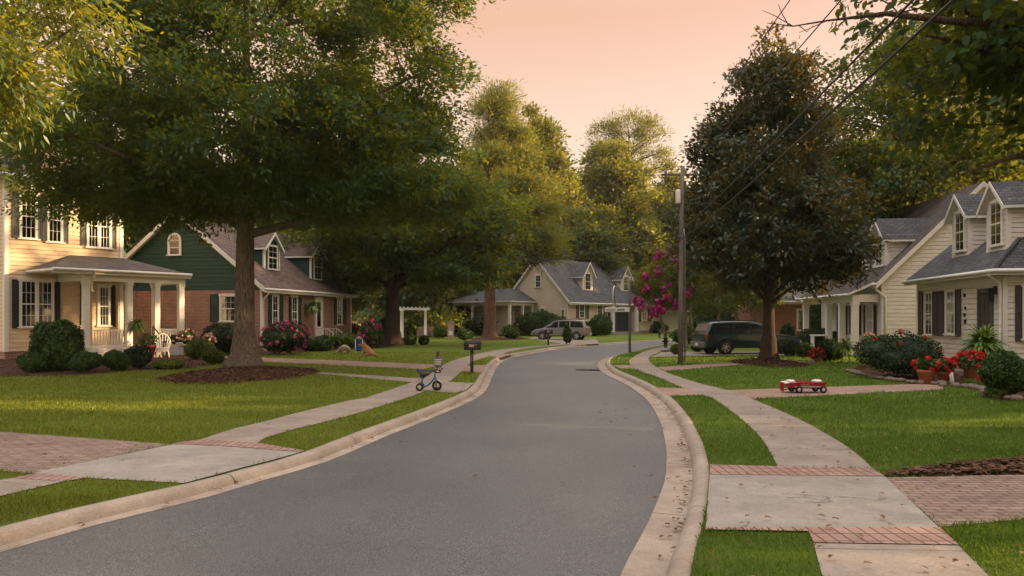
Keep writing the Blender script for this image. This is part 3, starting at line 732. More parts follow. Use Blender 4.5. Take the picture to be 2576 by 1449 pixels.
def dormer(par, fr, s, e, w, zb, h, rise, slope, wallm, roofm, trimm='trim', over=.22, wn=(.28,.30), wcols=2, name='dormer', bd=.14):
    """gabled dormer: front wall at depth e, running back until it meets the roof"""
    x0, x1 = s-w/2, s+w/2; zt = zb+h; back = e+(h+.02)/slope; rb = e+(h+rise)/slope
    mb = MB(); Mf = lambda a,z,o: (a, e-o, z)
    siding(mb, Mf, zb-.05, zt, lambda z: x0, lambda z: x1, bd)
    siding(mb, Mf, zt, zt+rise, lambda z: x0+(z-zt)/rise*w/2, lambda z: x1-(z-zt)/rise*w/2, bd)
    zr = lambda y: zb+(y-e)*slope
    for xs,sg in ((x0,-1),(x1,1)):
        Ms = lambda a,z,o,xs=xs,sg=sg: (xs+sg*o, a, z)
        siding(mb, Ms, zb, zt, lambda z: e, lambda z: max(e+.01, e+(z-zb)/slope+.05), bd)
    d = mb.build(name, M[wallm], par)
    rm = MB(); tz = rise/(w/2)
    for sg in (-1,1):
        xe = s+sg*(w/2+over); ze = zt-over*tz
        slabroof(rm, [(s,e-over,zt+rise),(xe,e-over,ze),(xe,e+(ze-zb)/slope+.05,ze),(s,rb+.05,zt+rise)], .09)
    rm.build('dormer_roof', [M[roofm],M[trimm]], d)
    tm = MB(); c = .09
    for x in (x0,x1):
        sg = 1 if x == x0 else -1
        tm.box(min(x-sg*.02,x+sg*c), max(x-sg*.02,x+sg*c), e-.035, e-.001, zb-.05, zt)
        tm.box(min(x-sg*.02,x), max(x-sg*.02,x), e, e+.09, zb, zt)
    tm.box(x0, x1, e-.06, e-.001, zb-.06, zb+.03)
    for sg in (-1,1):                                        # barge boards
        xe = s+sg*(w/2+over); ze = zt-over*tz
        a = Vector((s,e-over-.025,zt+rise+.005)); b = Vector((xe,e-over-.025,ze+.005)); dz = Vector((0,0,-.17)); dy = Vector((0,.023,0))
        tm.add([a,b,b+dz,a+dz,a+dy,b+dy,b+dz+dy,a+dz+dy],[(0,1,2,3),(7,6,5,4),(0,4,5,1),(3,2,6,7),(1,5,6,2)])
    tm.build('dormer_trim', M[trimm], d)
    window(d, Mf, s-w*wn[0], s+w*wn[0], zb+.16, zt-.02, trimm, cols=wcols, w=.07, off=.02)
    return d
def gutter(par, x0, x1, y, z, trimm='trim', name='gutter'):
    mb = MB(); mb.tube([(x0,y,z),(x1,y,z)], .065, 8); return mb.build(name, M[trimm], par)
def cape(label, fr, L, D, ze, zr, wall_f, wall_g, roofm, sill=.35, gwall_low=None, over=.4, gover=.28, bd=.17, group='houses along the street', dark=None, name='house', trimm='trim', base_m='brick_dark'):
    """storey-and-a-half house with its ridge along x"""
    h = thing(name, label, 'house', (*fr.o,0), fr.a, group)
    slope = (zr-ze)/(D/2)
    Mf = lambda a,z,o: (a,-o,z); M0 = lambda a,z,o: (-o,a,z); M1 = lambda a,z,o: (L+o,a,z); Mb = lambda a,z,o: (a,D+o,z)
    b = MB(); b.box(.03,L-.03,.03,D-.03,-.3,sill); b.build('foundation', M[base_m], h)
    w = MB()
    if 'brick' in wall_f: w.boxm(Mf,0,L,sill,ze+.12,-.12,0)
    else: siding(w, Mf, sill, ze+.12, lambda z:0, lambda z:L, bd)
    w.build('front_wall', M[wall_f], h)
    lo = lambda z: 0 if z < ze else (z-ze)/slope; hi = lambda z: D if z < ze else D-(z-ze)/slope
    for Mp in (M0,M1):
        g = MB(); siding(g, Mp, gwall_low[1] if gwall_low else sill, zr, lo, hi, bd); g.build('gable_wall', M[wall_g], h)
    if gwall_low:
        for Mp in (M0,M1): q = MB(); q.boxm(Mp,.001,D,sill,gwall_low[1],-.12,.012); q.build('brick_wall', M[gwall_low[0]], h)
    k = MB(); siding(k, Mb, sill, ze+.12, lambda z:0, lambda z:L, bd); k.build('rear_wall', M[wall_g], h)
    r = MB(); dz = over*slope
    slabroof(r, [(-gover,-over,ze-dz+.16),(L+gover,-over,ze-dz+.16),(L+gover,D/2,zr+.16),(-gover,D/2,zr+.16)], .15)
    slabroof(r, [(L+gover,D+over,ze-dz+.16),(-gover,D+over,ze-dz+.16),(-gover,D/2,zr+.16),(L+gover,D/2,zr+.16)], .15)
    r.build('roof', [M[roofm],M[trimm]], h)
    t = MB()
    for x in (-gover-.03, L+gover):                          # rake boards
        for y,s in ((-over,1),(D+over,-1)):
            a = Vector((x,y,ze-dz+.165)); c = Vector((x,D/2,zr+.165)); e = Vector((.03,0,0)); dn = Vector((0,0,-.27))
            t.add([a,c,c+dn,a+dn,a+e,c+e,c+dn+e,a+dn+e],[(0,1,2,3),(7,6,5,4),(0,4,5,1),(3,2,6,7),(0,3,7,4)])
    t.box(-gover,L+gover,-over-.03,-over-.001,ze-dz-.10,ze-dz+.15)
    t.box(-.02,L+.02,-over+.02,-.02,ze-dz-.02,ze-dz)                # soffit
    for (x,y) in ((-.03,-.03),(L-.07,-.03)): t.box(x,x+.10,y,y+.10,sill,ze)
    t.build('trim', M[trimm], h)
    gutter(h, -gover, L+gover, -over-.09, ze-dz+.08, trimm)
    return h, slope, ze-0*over, Mf, M0, M1
def downspout(par, x, y, z0, z1, yo, trimm='trim'):
    mb = MB(); mb.tube([(x,yo,z1),(x,yo,z1-.08),(x,y,z1-.45),(x,y,z0+.1),(x,y-.15,z0)], .045, 8); return mb.build('downspout', M[trimm], par)
def railing(par, p0, p1, z, h=.8, m='trim', name='railing', post=False):
    mb = MB(); a = Vector((p0[0],p0[1],z)); b = Vector((p1[0],p1[1],z)); d = b-a; L = d.length; d.normalize(); n = Vector((-d.y,d.x,0))
    def bar(q0,q1,w,z0,z1):
        P = [q0-n*w,q1-n*w,q1+n*w,q0+n*w]
        vs = [(p.x,p.y,z0) for p in P]+[(p.x,p.y,z1) for p in P]
        mb.add(vs,[(0,3,2,1),(4,5,6,7),(0,1,5,4),(1,2,6,5),(2,3,7,6),(3,0,4,7)])
    bar(a,b,.035,z+h-.05,z+h); bar(a,b,.03,z+.09,z+.14)
    k = int(L/.13)
    for i in range(1,k): q = a+d*(L*i/k); bar(q-d*.018,q+d*.018,.018,z+.14,z+h-.05)
    return mb.build(name, M[m], par)
def column(par, x, y, z0, z1, w=.13, m='trim', name='column'):
    mb = MB(); mb.box(x-w,x+w,y-w,y+w,z0,z1); e = .03
    mb.box(x-w-e,x+w+e,y-w-e,y+w+e,z0,z0+.16); mb.box(x-w-e,x+w+e,y-w-e,y+w+e,z1-.14,z1-.005); mb.box(x-w-.012,x+w+.012,y-w-.012,y+w+.012,z1-.2,z1-.14)
    return mb.build(name, M[m], par)
HG = 'houses along the street'
# ================= yellow two-storey house =================
FY = Frame(-23.1, 34.4, math.atan2(4.2, 3.2)); LY, DY = 5.28, 8.0
yh = thing('house', 'two-storey yellow clapboard house with grey shutters and a white-posted porch', 'house', (*FY.o,0), FY.a, HG)
Mf = lambda a,z,o: (a,-o,z); M0 = lambda a,z,o: (-o,a,z)
ZE = 8.25; w = MB()
siding(w, Mf, .35, ZE, lambda z:0, lambda z:LY, .2)
siding(w, M0, .35, ZE, lambda z:0, lambda z:DY, .2)
siding(w, lambda a,z,o:(LY+o,a,z), .35, ZE, lambda z:0, lambda z:DY, .2)
siding(w, lambda a,z,o:(a,DY+o,z), .35, ZE, lambda z:0, lambda z:LY, .2)
w.build('wall', M['yellow'], yh)
MB().box(.03,LY-.03,.03,DY-.03,-.3,.35).build('foundation', M['brick'], yh)
t = MB()
for x in (-.02,LY-.15): t.box(x,x+.17,-.035,-.001,.35,ZE)
t.box(-.035,-.001,-.02,.15,.35,ZE); t.box(LY+.001,LY+.035,-.02,.15,.35,ZE)
t.box(0.15,LY-.15,-.05,-.001,ZE-.4,ZE); t.box(-.5,LY+.5,-.52,0,ZE,ZE+.05); t.box(-.5,0,0,DY,ZE,ZE+.05); t.box(LY,LY+.5,0,DY,ZE,ZE+.05)
t.build('trim', M['trim'], yh)
r = MB(); a=.55; zr=ZE+2.9; c=(LY/2,DY/2)
ridge=[(c[0],2.7,zr),(c[0],DY-2.7,zr)]
slabroof(r,[(-a,-a,ZE+.2),(LY+a,-a,ZE+.2),ridge[0]],.14); slabroof(r,[(LY+a,DY+a,ZE+.2),(-a,DY+a,ZE+.2),ridge[1]],.14)
slabroof(r,[(LY+a,-a,ZE+.2),(LY+a,DY+a,ZE+.2),ridge[1],ridge[0]],.14); slabroof(r,[(-a,DY+a,ZE+.2),(-a,-a,ZE+.2),ridge[0],ridge[1]],.14)
r.build('roof',[M['shingle_brown'],M['trim']],yh)
g = MB(); g.tube([(-a,-a-.06,ZE+.12),(LY+a,-a-.06,ZE+.12)],.07,8); g.build('gutter',M['trim'],yh)
def frect(F,x0,x1,y0,y1,y=0.0):
    xm=(x0+x1)/2; ym=(y0+y1)/2
    return F.front(x0,ym,y)[0],F.front(x1,ym,y)[0],F.front(xm,y1,y)[1],F.front(xm,y0,y)[1]
for (x0,x1,y0,y1,db) in ((53,89,489,600,False),(122,153,499,609,False),(222,275,516,623,True),(53,130,708,822,True),(250,272,722,819,False)):
    window(yh,Mf,*frect(FY,x0,x1,y0,y1),cols=3,rows=2,double=db,w=.12 if not db else .13)
for (x0,x1,y0,y1,m) in ((30,47.5,482,598,'shutter_grey'),(93.5,104,489,604,'shutter_grey'),(106,117.5,493,606,'shutter_grey'),(157.5,171,498,612,'shutter_grey'),(203,217,508,617,'shutter_grey'),(280,292,526,626,'shutter_grey'),
        (29,46.5,703,826,'shutter_black'),(135,150,709,820,'shutter_black'),(201,211,713,818,'shutter_black'),(277,289,718,822,'shutter_black')):
    shutter(yh,Mf,*frect(FY,x0,x1,y0,y1),m,.012)
# porch
px0=.45*LY; PDY=2.6; px1=px0+4.57; PF=.5
MB().box(px0-.1,px1+.1,-PDY-.1,-.02,-.2,PF).build('porch_floor',M['trim'],yh)
pr=MB(); zt_=4.95; zeav=4.12; o=.35
ra=FY.front(170,643)[0]; ra=max(px0+.4,min(ra,px1-2.2)); rb=LY+.1
slabroof(pr,[(px0-o-1.2,-PDY-o,zeav),(px1+o,-PDY-o,zeav),(rb,-.02,zt_),(ra,-.02,zt_)],.1)
slabroof(pr,[(px0-o-1.2,-.02,zeav),(px0-o-1.2,-PDY-o,zeav),(ra,-.02,zt_)],.1)
slabroof(pr,[(px1+o,-PDY-o,zeav),(px1+o,.3,zeav),(rb,-.0,zt_)],.1)
pr.build('porch_roof',[M['shingle_dark'],M['trim']],yh)
pb=MB(); pb.box(px0-.16,px1+.16,-PDY-.16,-PDY+.16,3.62,zeav-.11); pb.box(px0-.16,px0+.16,-PDY+.16,-.03,3.62,zeav-.11); pb.box(px1-.16,px1+.16,-PDY+.16,.2,3.62,zeav-.11)
pb.box(px0-o-1.2,px1+o,-PDY-o-.03,-PDY-o-.001,zeav-.22,zeav-.02); pb.box(px0-o-1.15,px1+o-.05,-PDY-o+.02,-.03,zeav-.135,zeav-.112)
pb.build('porch_beam',M['trim'],yh)
g=MB(); g.tube([(px0-o-1.2,-PDY-o-.09,zeav-.04),(px1+o,-PDY-o-.09,zeav-.04)],.07,8); g.build('gutter',M['trim'],yh)
YPOST=[px0,px0+1.96,px0+3.31,px1]
for x in YPOST: column(yh,x,-PDY,PF,3.62,.13)
column(yh,px1,-.05,PF,3.62,.13)
downspout(yh,px0+.22,-PDY-.1,PF+2.6,zeav-.1,-PDY-o-.09)
railing(yh,(YPOST[0]+.13,-PDY),(YPOST[1]-.13,-PDY),PF,.85); railing(yh,(YPOST[2]+.13,-PDY),(YPOST[3]-.13,-PDY),PF,.85)
railing(yh,(px0,-PDY+.13),(px0,-.05),PF,.85); railing(yh,(px1,-PDY+.13),(px1,-.2),PF,.85)
st=MB()
for k in range(3): st.box(YPOST[1]+.16,YPOST[2]-.16,-PDY-.12-.32*(3-k),-PDY-.12-.32*(2-k),-.2,PF-.125*(3-k)+.0)
st.build('porch_steps',M['pad'],yh)
hr=MB(); xh=YPOST[2]-.2
hr.tube([(xh,-PDY-.05,PF+1.0),(xh,-PDY-1.25,.75),(xh,-PDY-1.35,.0)],.028,8); hr.tube([(xh,-PDY-.05,PF+1.0),(xh,-PDY-.05,PF)],.028,8)
hr.build('handrail',M['black_metal'],yh)
# ================= green and brick house =================
FG = Frame(-13.93,42.0,math.atan2(11.6,2.5)); LG, DG = 11.87, 10.4
gh,sl,ze,Mf,M0,M1 = cape('green clapboard and red brick house with brown roof and two dormers',FG,LG,DG,3.73,7.9,'brick','green','shingle_brown',gwall_low=('brick',FG.side(600,730)[1]),bd=.24,gover=.35,base_m='brick')
for (x0,x1,y0,y1) in ((684,697,744,819),(733,745.5,747,821),(847,858,752,816)):
    window(gh,Mf,*frect(FG,x0,x1,y0,y1),cols=2,w=.1)
for (x0,x1,y0,y1) in ((674.5,682,743,819),(699,710,744,818),(726,731.5,747,822),(747,756,748,821),(839.5,845.5,751,817),(860.5,869,752,816)):
    shutter(gh,Mf,*frect(FG,x0,x1,y0,y1),'shutter_green',.008)
def srect(F,x0,x1,y0,y1,x=0.0):
    ym=(y0+y1)/2; xm=(x0+x1)/2; a=F.side(x0,ym,x)[0]; b=F.side(x1,ym,x)[0]
    return min(a,b),max(a,b),F.side(xm,y1,x)[1],F.side(xm,y0,x)[1]
window(gh,M0,*srect(FG,429,453,605,641),cols=1,rows=1,arch=True,w=.13,off=.02,curtain=False)
window(gh,M0,*srect(FG,559,594,745,808),cols=3,w=.13,off=.016)
shutter(gh,M0,*srect(FG,530,551,740,810),'shutter_green',.02)
# door with glazed storm door
a,b,z0,z1=frect(FG,793,808,752,846)
dmb=MB(); dmb.boxm(Mf,a,b,.35,z1,.004,.05); dr=dmb.build('door',M['trim'],gh)
MB().boxm(Mf,a+.18,b-.18,1.35,z1-.2,.051,.056).build('pane',M['glass'],dr)
k=MB(); k.boxm(Mf,a-.14,a,.35,z1+.14,.004,.08); k.boxm(Mf,b,b+.14,.35,z1+.14,.004,.08); k.boxm(Mf,a,b,z1,z1+.14,.004,.08); k.build('frame',M['trim'],dr)
MB().ball(Mf(b-.1,1.25,.08),.035).build('handle',M['chrome'],dr)
stp=MB(); stp.box(a-.3,b+.3,-1.1,-.005,-.1,.33); stp.box(a-.3,b+.3,-1.45,-1.1,-.1,.16); stp.build('doorstep',M['brick'],gh)
wr=MB()
for x in (a-.25,b+.25):
    wr.tube([(x,-.05,1.25),(x,-1.0,1.2),(x,-1.35,.95),(x,-1.42,0)],.022,6)
    for q in (-.2,-.45,-.7,-.95): wr.tube([(x,q,.33),(x,q,1.2)],.014,5)
wr.build('railing',M['trim'],gh)
mc=MB(); mc.boxm(Mf,0,LG,3.35,3.62,.002,.05); mc.build('frieze',M['green'],gh)
for (fx,fy,wx,wy0,wy1) in ((684,684,32,621,677),(797.5,708.5,27,642,703)):
    q=FG.hit(fx,fy,(0,0,ze),(0,-sl,1)); d_=q.y
    zt=FG.hit(fx,wy0-2,(0,d_,0),(0,1,0)).z
    dormer(gh,FG,q.x,d_,1.75,q.z,zt-q.z,.8,sl,'green','shingle_brown',bd=.2)
downspout(gh,.1,-.06,.1,3.4,-.45)
# ================= beige house at the bend =================
FB = Frame(5.9,80.0,math.atan2(13.7,10.8)); LB, DB = 19.0, 8.1
bh,sl,ze,Mf,M0,M1 = cape('beige cape house with grey roof and two gabled dormers at the bend',FB,LB,DB,3.95,8.4,'brick_pale','beige','shingle_grey',bd=.2,over=.5)
for (x0,x1,y0,y1) in ((1458,1469,766,799),(1503,1514,766,794),(1615,1626,766,806)): window(bh,Mf,*frect(FB,x0,x1,y0,y1),cols=2,w=.13)
for (x0,x1,y0,y1) in ((1449,1455.5,763,800),(1472,1480,763,801),(1519,1526,763,797),(1607,1612,764,808),(1629,1636,765,808)): shutter(bh,Mf,*frect(FB,x0,x1,y0,y1),'shutter_blue',.008)
a,b,z0,z1=frect(FB,1530,1588,766,830)
MB().boxm(Mf,a,b,.35,z1,.004,.03).build('entry_shade',M['dark'],bh)  # flat dark sheet on the wall, painted as the shade of an entry
e=MB(); e.boxm(Mf,a+.4,a+1.7,.35,z1-.4,.031,.07); e.build('door',M['shutter_brown'],bh)
column(bh,FB.front(1549,800,-1.0)[0],-.6,.2,3.45,.17); column(bh,b+.2,-.6,.2,3.45,.17)
MB().box(a-.5,b+.6,-1.0,-.02,-.2,.3).build('porch_floor',M['pad'],bh)
for (fx,fy,wy0) in ((1478,732.5,689),(1573.5,734.5,697)):
    q=FB.hit(fx,fy,(0,0,ze),(0,-sl,1)); zt=FB.hit(fx,wy0-1,(0,q.y,0),(0,1,0)).z
    dormer(bh,FB,q.x,q.y,2.0,q.z,zt-q.z,1.25,sl,'beige','shingle_grey',wn=(.25,.3),over=.35,bd=.16)
window(bh,M0,*srect(FB,1348.5,1360.5,693,722),cols=2,w=.12,off=.02)
window(bh,M0,*srect(FB,1413,1420,779,806),cols=2,w=.12,off=.02)
window(bh,M0,*srect(FB,1360,1371,776,800),cols=2,w=.12,off=.02)
MB().box(LB*.62,LB*.62+.9,DB*.55,DB*.55+.7,7.5,9.2).build('chimney',M['brick_dark'],bh)
downspout(bh,.15,-.06,.1,3.55,-.55)
pm=MB(); y0,y1=4.5,12.5; x0=-4.2
slabroof(pm,[(x0-.5,y0-.5,3.7),(x0-.5,y1+.5,3.7),(-1.6,y1-2.0,5.1),(-1.6,y0+2.0,5.1)],.12); slabroof(pm,[(-.05,y0-.5,3.7),(x0-.5,y0-.5,3.7),(-1.6,y0+2,5.1),(-.05,y0+2,5.1)],.12)
slabroof(pm,[(-.05,y0+2,5.1),(-1.6,y0+2,5.1),(-1.6,y1-2,5.1),(-.05,y1-2,5.1)],.12); slabroof(pm,[(x0-.5,y1+.5,3.7),(-.05,y1+.5,3.7),(-.05,y1-2,5.1),(-1.6,y1-2,5.1)],.12)
pm.box(x0-.1,-.02,y0-.1,y0+.15,3.25,3.57); pm.m[-6:]=[1]*6; pm.box(x0-.1,x0+.15,y0+.15,y1,3.25,3.57); pm.m[-6:]=[1]*6
pm.build('porch_roof',[M['shingle_grey'],M['trim']],bh)
for (x,y) in ((x0,y0),(x0,y0+2.6),(x0,y0+5.2),(x0,y1),(-2.0,y0),(-.3,y0)): column(bh,x,y,.1,3.25,.12)
rm=MB(); rm.box(x0+1.3,-.05,y0+1.6,y1-1,.1,3.3); rm.build('porch_room_wall',M['beige'],bh)
Mr=lambda a,z,o:(a,y0+1.6-o,z)
window(bh,Mr,x0+1.6,x0+2.5,1.2,2.9,cols=2,w=.1,curtain=False); window(bh,Mr,x0+2.8,x0+3.7,1.2,2.9,cols=2,w=.1,curtain=False)
# ================= cream house on the near corner =================
FC = Frame(17.4,32.4,math.atan2(-7.5,-1.2)); LC, DC = 7.6, 9.6
ch = thing('house','cream clapboard house with grey hipped roof, two dormers and brown shutters','house',(*FC.o,0),FC.a,HG)
ZC=3.52; SLC=.83; w=MB(); Mf=lambda a,z,o:(a,-o,z); M1=lambda a,z,o:(LC+o,a,z)
DCB=DC
siding(w,Mf,.35,ZC,lambda z:0,lambda z:LC,.19); siding(w,M1,.35,ZC,lambda z:0,lambda z:DC,.19)
siding(w,lambda a,z,o:(-o,a,z),.35,ZC+SLC*DC/2,lambda z:0 if z<ZC else (z-ZC)/SLC,lambda z:DC if z<ZC else DC-(z-ZC)/SLC,.19)
siding(w,lambda a,z,o:(a,DC+o,z),.35,ZC,lambda z:0,lambda z:LC,.19)
w.build('wall',M['cream'],ch)
MB().box(.03,LC-.03,.03,DC-.03,-.3,.35).build('foundation',M['stone'],ch)
r=MB(); o=.42; ez=ZC-.02; rz_=ez+SLC*(DC/2+o)
slabroof(r,[(-.3,-o,ez),(LC+o,-o,ez),(LC-DC/2,DC/2,rz_),(-.3,DC/2,rz_)],.13); slabroof(r,[(LC+o,DC+o,ez),(-.3,DC+o,ez),(-.3,DC/2,rz_),(LC-DC/2,DC/2,rz_)],.13)
slabroof(r,[(LC+o,-o,ez),(LC+o,DC+o,ez),(LC-DC/2,DC/2,rz_)],.13)
r.build('roof',[M['shingle_grey'],M['trim']],ch)
hc=MB(); hc.tube([(LC+o,-o,ez+.02),(LC-DC/2,DC/2,rz_+.02)],.07,6); hc.build('hip_cap',M['shingle_grey'],ch)
t=MB(); t.box(-.3,LC+o,-o-.03,-o-.001,ez-.2,ez-.01); t.box(LC+o+.001,LC+o+.03,-o,DC+o,ez-.2,ez-.01)
t.box(-.25,LC+o-.02,-o+.01,-.02,ez-.16,ez-.135); t.box(LC+.02,LC+o-.02,0,DC,ez-.16,ez-.135)
t.box(-.03,.1,-.035,-.001,.35,ZC-.18); t.box(LC-.12,LC+.02,-.035,-.001,.35,ZC-.18); t.box(LC+.001,LC+.035,-.035,.12,.35,ZC-.18)
t.box(.1,LC-.12,-.04,-.001,ZC-.46,ZC-.18); t.box(LC+.001,LC+.04,.12,DC,ZC-.46,ZC-.18)
t.build('trim',M['trim'],ch)
g=MB(); g.tube([(-.3,-o-.09,ez-.06),(LC+o+.09,-o-.09,ez-.06),(LC+o+.09,DC,ez-.06)],.065,8); g.build('gutter',M['trim'],ch)
d=MB(); d.tube([(LC+.05,-o-.06,ez-.1),(LC+.05,-o-.02,ez-.2),(LC-.02,-.09,ez-.42),(LC-.02,-.09,.25),(LC-.02,-.25,.1)],.05,8); d.build('downspout',M['trim'],ch)
for (x0,x1,y0,y1) in ((2330.5,2348,737,842),(2384,2405,733,840)): window(ch,Mf,*frect(FC,x0,x1,y0,y1),cols=2,w=.07,off=.012)
for (x0,x1,y0,y1) in ((2315,2325,733,843),(2350,2361,733,844),(2363,2377,732,845),(2407.5,2420,728,847)): shutter(ch,Mf,*frect(FC,x0,x1,y0,y1),'shutter_brown',.016)
def cside(x0,x1,y0,y1): return srect(FC,x0,x1,y0,y1,LC)
shutter(ch,M1,*cside(2552,2569,717,858),'shutter_brown',.016); window(ch,M1,*cside(2575,2625,722,852),cols=3,w=.07,off=.012); shutter(ch,M1,*cside(2632,2650,717,858),'shutter_brown',.016)
a,b,z0,z1=frect(FC,2468,2497,737,880)
q=MB(); q.boxm(Mf,a-.12,a,.35,z1+.16,.012,.09); q.boxm(Mf,b,b+.12,.35,z1+.16,.012,.09); q.boxm(Mf,a,b,z1,z1+.16,.012,.09); qf=q.build('door_frame',M['shutter_grey'],ch)
dd=MB(); dd.boxm(Mf,a,b,.35,z1,.012,.04); dr=dd.build('door',M['shutter_brown'],ch)
pn=MB()
for (u0,u1,v0,v1) in ((.12,.45,.08,.42),(.55,.88,.08,.42),(.12,.45,.5,.92),(.55,.88,.5,.92)): pn.boxm(Mf,a+(b-a)*u0,a+(b-a)*u1,.35+(z1-.35)*v0,.35+(z1-.35)*v1,.041,.052)
pn.build('door_panel',M['shutter_brown'],dr); MB().ball(Mf(a+.1,1.35,.07),.035).build('handle',M['chrome'],dr)
lx,lz=FC.front(2509,742); ln=MB(); ln.boxm(Mf,lx-.06,lx+.06,lz-.22,lz+.16,.12,.26); ln.boxm(Mf,lx-.09,lx+.09,lz+.16,lz+.21,.09,.29); ln.boxm(Mf,lx-.03,lx+.03,lz+.02,lz+.3,.012,.12); ln.build('lantern',M['black_metal'],ch)
hx,hz=FC.front(2429,785)
for k,(dx,dz,s) in enumerate(((.0,.62,.05),(.06,.15,.04),(.0,-.1,.05),(.05,-.35,.06))):
    nb=MB(); nb.boxm(Mf,hx+dx-s,hx+dx+s,hz+dz-s*1.3,hz+dz+s*1.3,.014,.06); nb.build('wall_ornament',M['black_metal'],ch)
sp=MB()
for k in range(2): sp.box(a-.5,b+.6,-.5-.42*k-.42,-.5-.42*k+ (0.48 if k==0 else 0),-.1,.30-.17*k)
sp.build('doorstep',M['stone'],ch)
for (fx,fy,wx,wy0) in ((2418.5,638+4,26,538),(2510,622+6,29,511)):
    qd=FC.hit(fx,fy,(0,0,ZC-.02+SLC*o+.0),(0,-SLC,1)); zt=FC.hit(fx,wy0-3,(0,qd.y,0),(0,1,0)).z
    dormer(ch,FC,qd.x,qd.y,1.5,qd.z,zt-qd.z,.72,SLC,'cream','shingle_grey',wn=(.27,.3),over=.26,bd=.17,wcols=2)
# ================= white gabled house next to it =================
FW = Frame(18.62+.1*9.8,38+.995*9.8,math.atan2(-.995,-.1)); LW, DW = 9.8, 9.4
wh,sl,ze,Mf,M0,M1 = cape('white clapboard house with tall side gable, grey dormers and front porch',FW,LW,DW,3.85,8.5,'white_siding','white_siding','shingle_dark',bd=.2,over=.35)
for (fx,fy,wy0) in ((2214,677,597),(2166,690,615)):
    q=FW.hit(fx,fy,(0,0,ze),(0,-sl,1)); zt=FW.hit(fx,wy0-2,(0,q.y,0),(0,1,0)).z
    dormer(wh,FW,q.x,q.y,1.9,q.z,zt-q.z,.95,sl,'white_siding','shingle_grey',wn=(.25,.3),over=.3,bd=.18)
px0,px1=LW-9.2,LW-.5; pdp=1.15
MB().box(px0,px1,-pdp-.1,-.02,-.2,.4).build('porch_floor',M['trim'],wh)
p=MB(); slabroof(p,[(px0-.3,-pdp-.45,3.15),(px1+.3,-pdp-.45,3.15),(px1+.3,-.02,3.85),(px0-.3,-.02,3.85)],.12); p.build('porch_roof',[M['shingle_dark'],M['trim']],wh)
p=MB(); p.box(px0-.1,px1+.1,-pdp-.14,-pdp+.14,2.72,3.08); p.box(px1-.14,px1+.14,-pdp+.14,-.03,2.72,3.1); p.build('porch_beam',M['trim'],wh)
for x in (px1,px1-2.0,px1-4.2,px0): column(wh,x,-pdp,.4,2.72,.15)
gutter(wh,px0-.3,px1+.3,-pdp-.53,3.08)
for k in range(3):
    x=px1-1.0-2.2*k; window(wh,Mf,x-.45,x+.45,1.0,2.55,cols=2,w=.1,off=.012); 
    for sx in (x-.85,x+.57): shutter(wh,Mf,sx,sx+.28,.95,2.6,'shutter_black',.016)
d=MB(); d.tube([(LW+.12,-.35,3.5),(LW+.12,-.3,3.3),(LW+.12,.12,2.95),(LW+.12,.12,.2)],.06,8); d.build('downspout',M['trim'],wh)
# ================= brick house and white cottage beyond =================
FR = Frame(19.1,56.0,0.02)
rh,sl,ze,Mf,M0,M1 = cape('red brick house with grey roof seen behind the magnolia',FR,10.8,9.0,3.3,6.6,'brick_dark','brick_dark','shingle_grey',over=.4)
q=MB()
for x in (10.8,): q.boxm(M1,.0,9.0,.35,3.3,.02,.06)
q.build('side_wall',M['brick_dark'],rh)
MB().box(1.9,7.0,-2.2,-.02,-.2,.35).build('porch_floor',M['pad'],rh)
for x in (2.1,4.5,6.9): column(rh,x,-2.0,.35,2.9,.13)
p=MB(); slabroof(p,[(1.7,-2.5,3.0),(7.3,-2.5,3.0),(7.3,-.02,3.55),(1.7,-.02,3.55)],.12); p.build('porch_roof',[M['shingle_grey'],M['trim']],rh)
for x in (2.6,4.6): window(rh,Mf,x-.5,x+.5,1.0,2.5,cols=2,w=.1)
FK = Frame(*XZ(1652,800,97)[:2],math.atan2(.1,1))
kh,sl,ze,Mf,M0,M1 = cape('low white clapboard garage behind the crape myrtle',FK,6.5,7.0,2.9,4.9,'white_siding','white_siding','shingle_grey',name='garage',group=None)
kh['category']='garage'
g=MB(); g.boxm(Mf,1.0,4.6,.1,2.4,.012,.05)
for k in range(1,5): g.boxm(Mf,1.0,4.6,.1+.46*k-.015,.1+.46*k+.015,.05,.06)
g.build('garage_door',M['trim'],kh)
FZ = Frame(*XZ(2040,800,74)[:2],math.atan2(-.2,1))
zh,sl,ze,Mf,M0,M1 = cape('white cottage with arched windows glimpsed past the porch YPOST',FZ,9.0,8.0,3.3,6.4,'white_siding','white_siding','shingle_grey',name='cottage')
for x in (1.6,3.4,5.6,7.4): window(zh,Mf,x-.5,x+.5,1.1,2.5,cols=2,w=.1,arch=True,curtain=False)
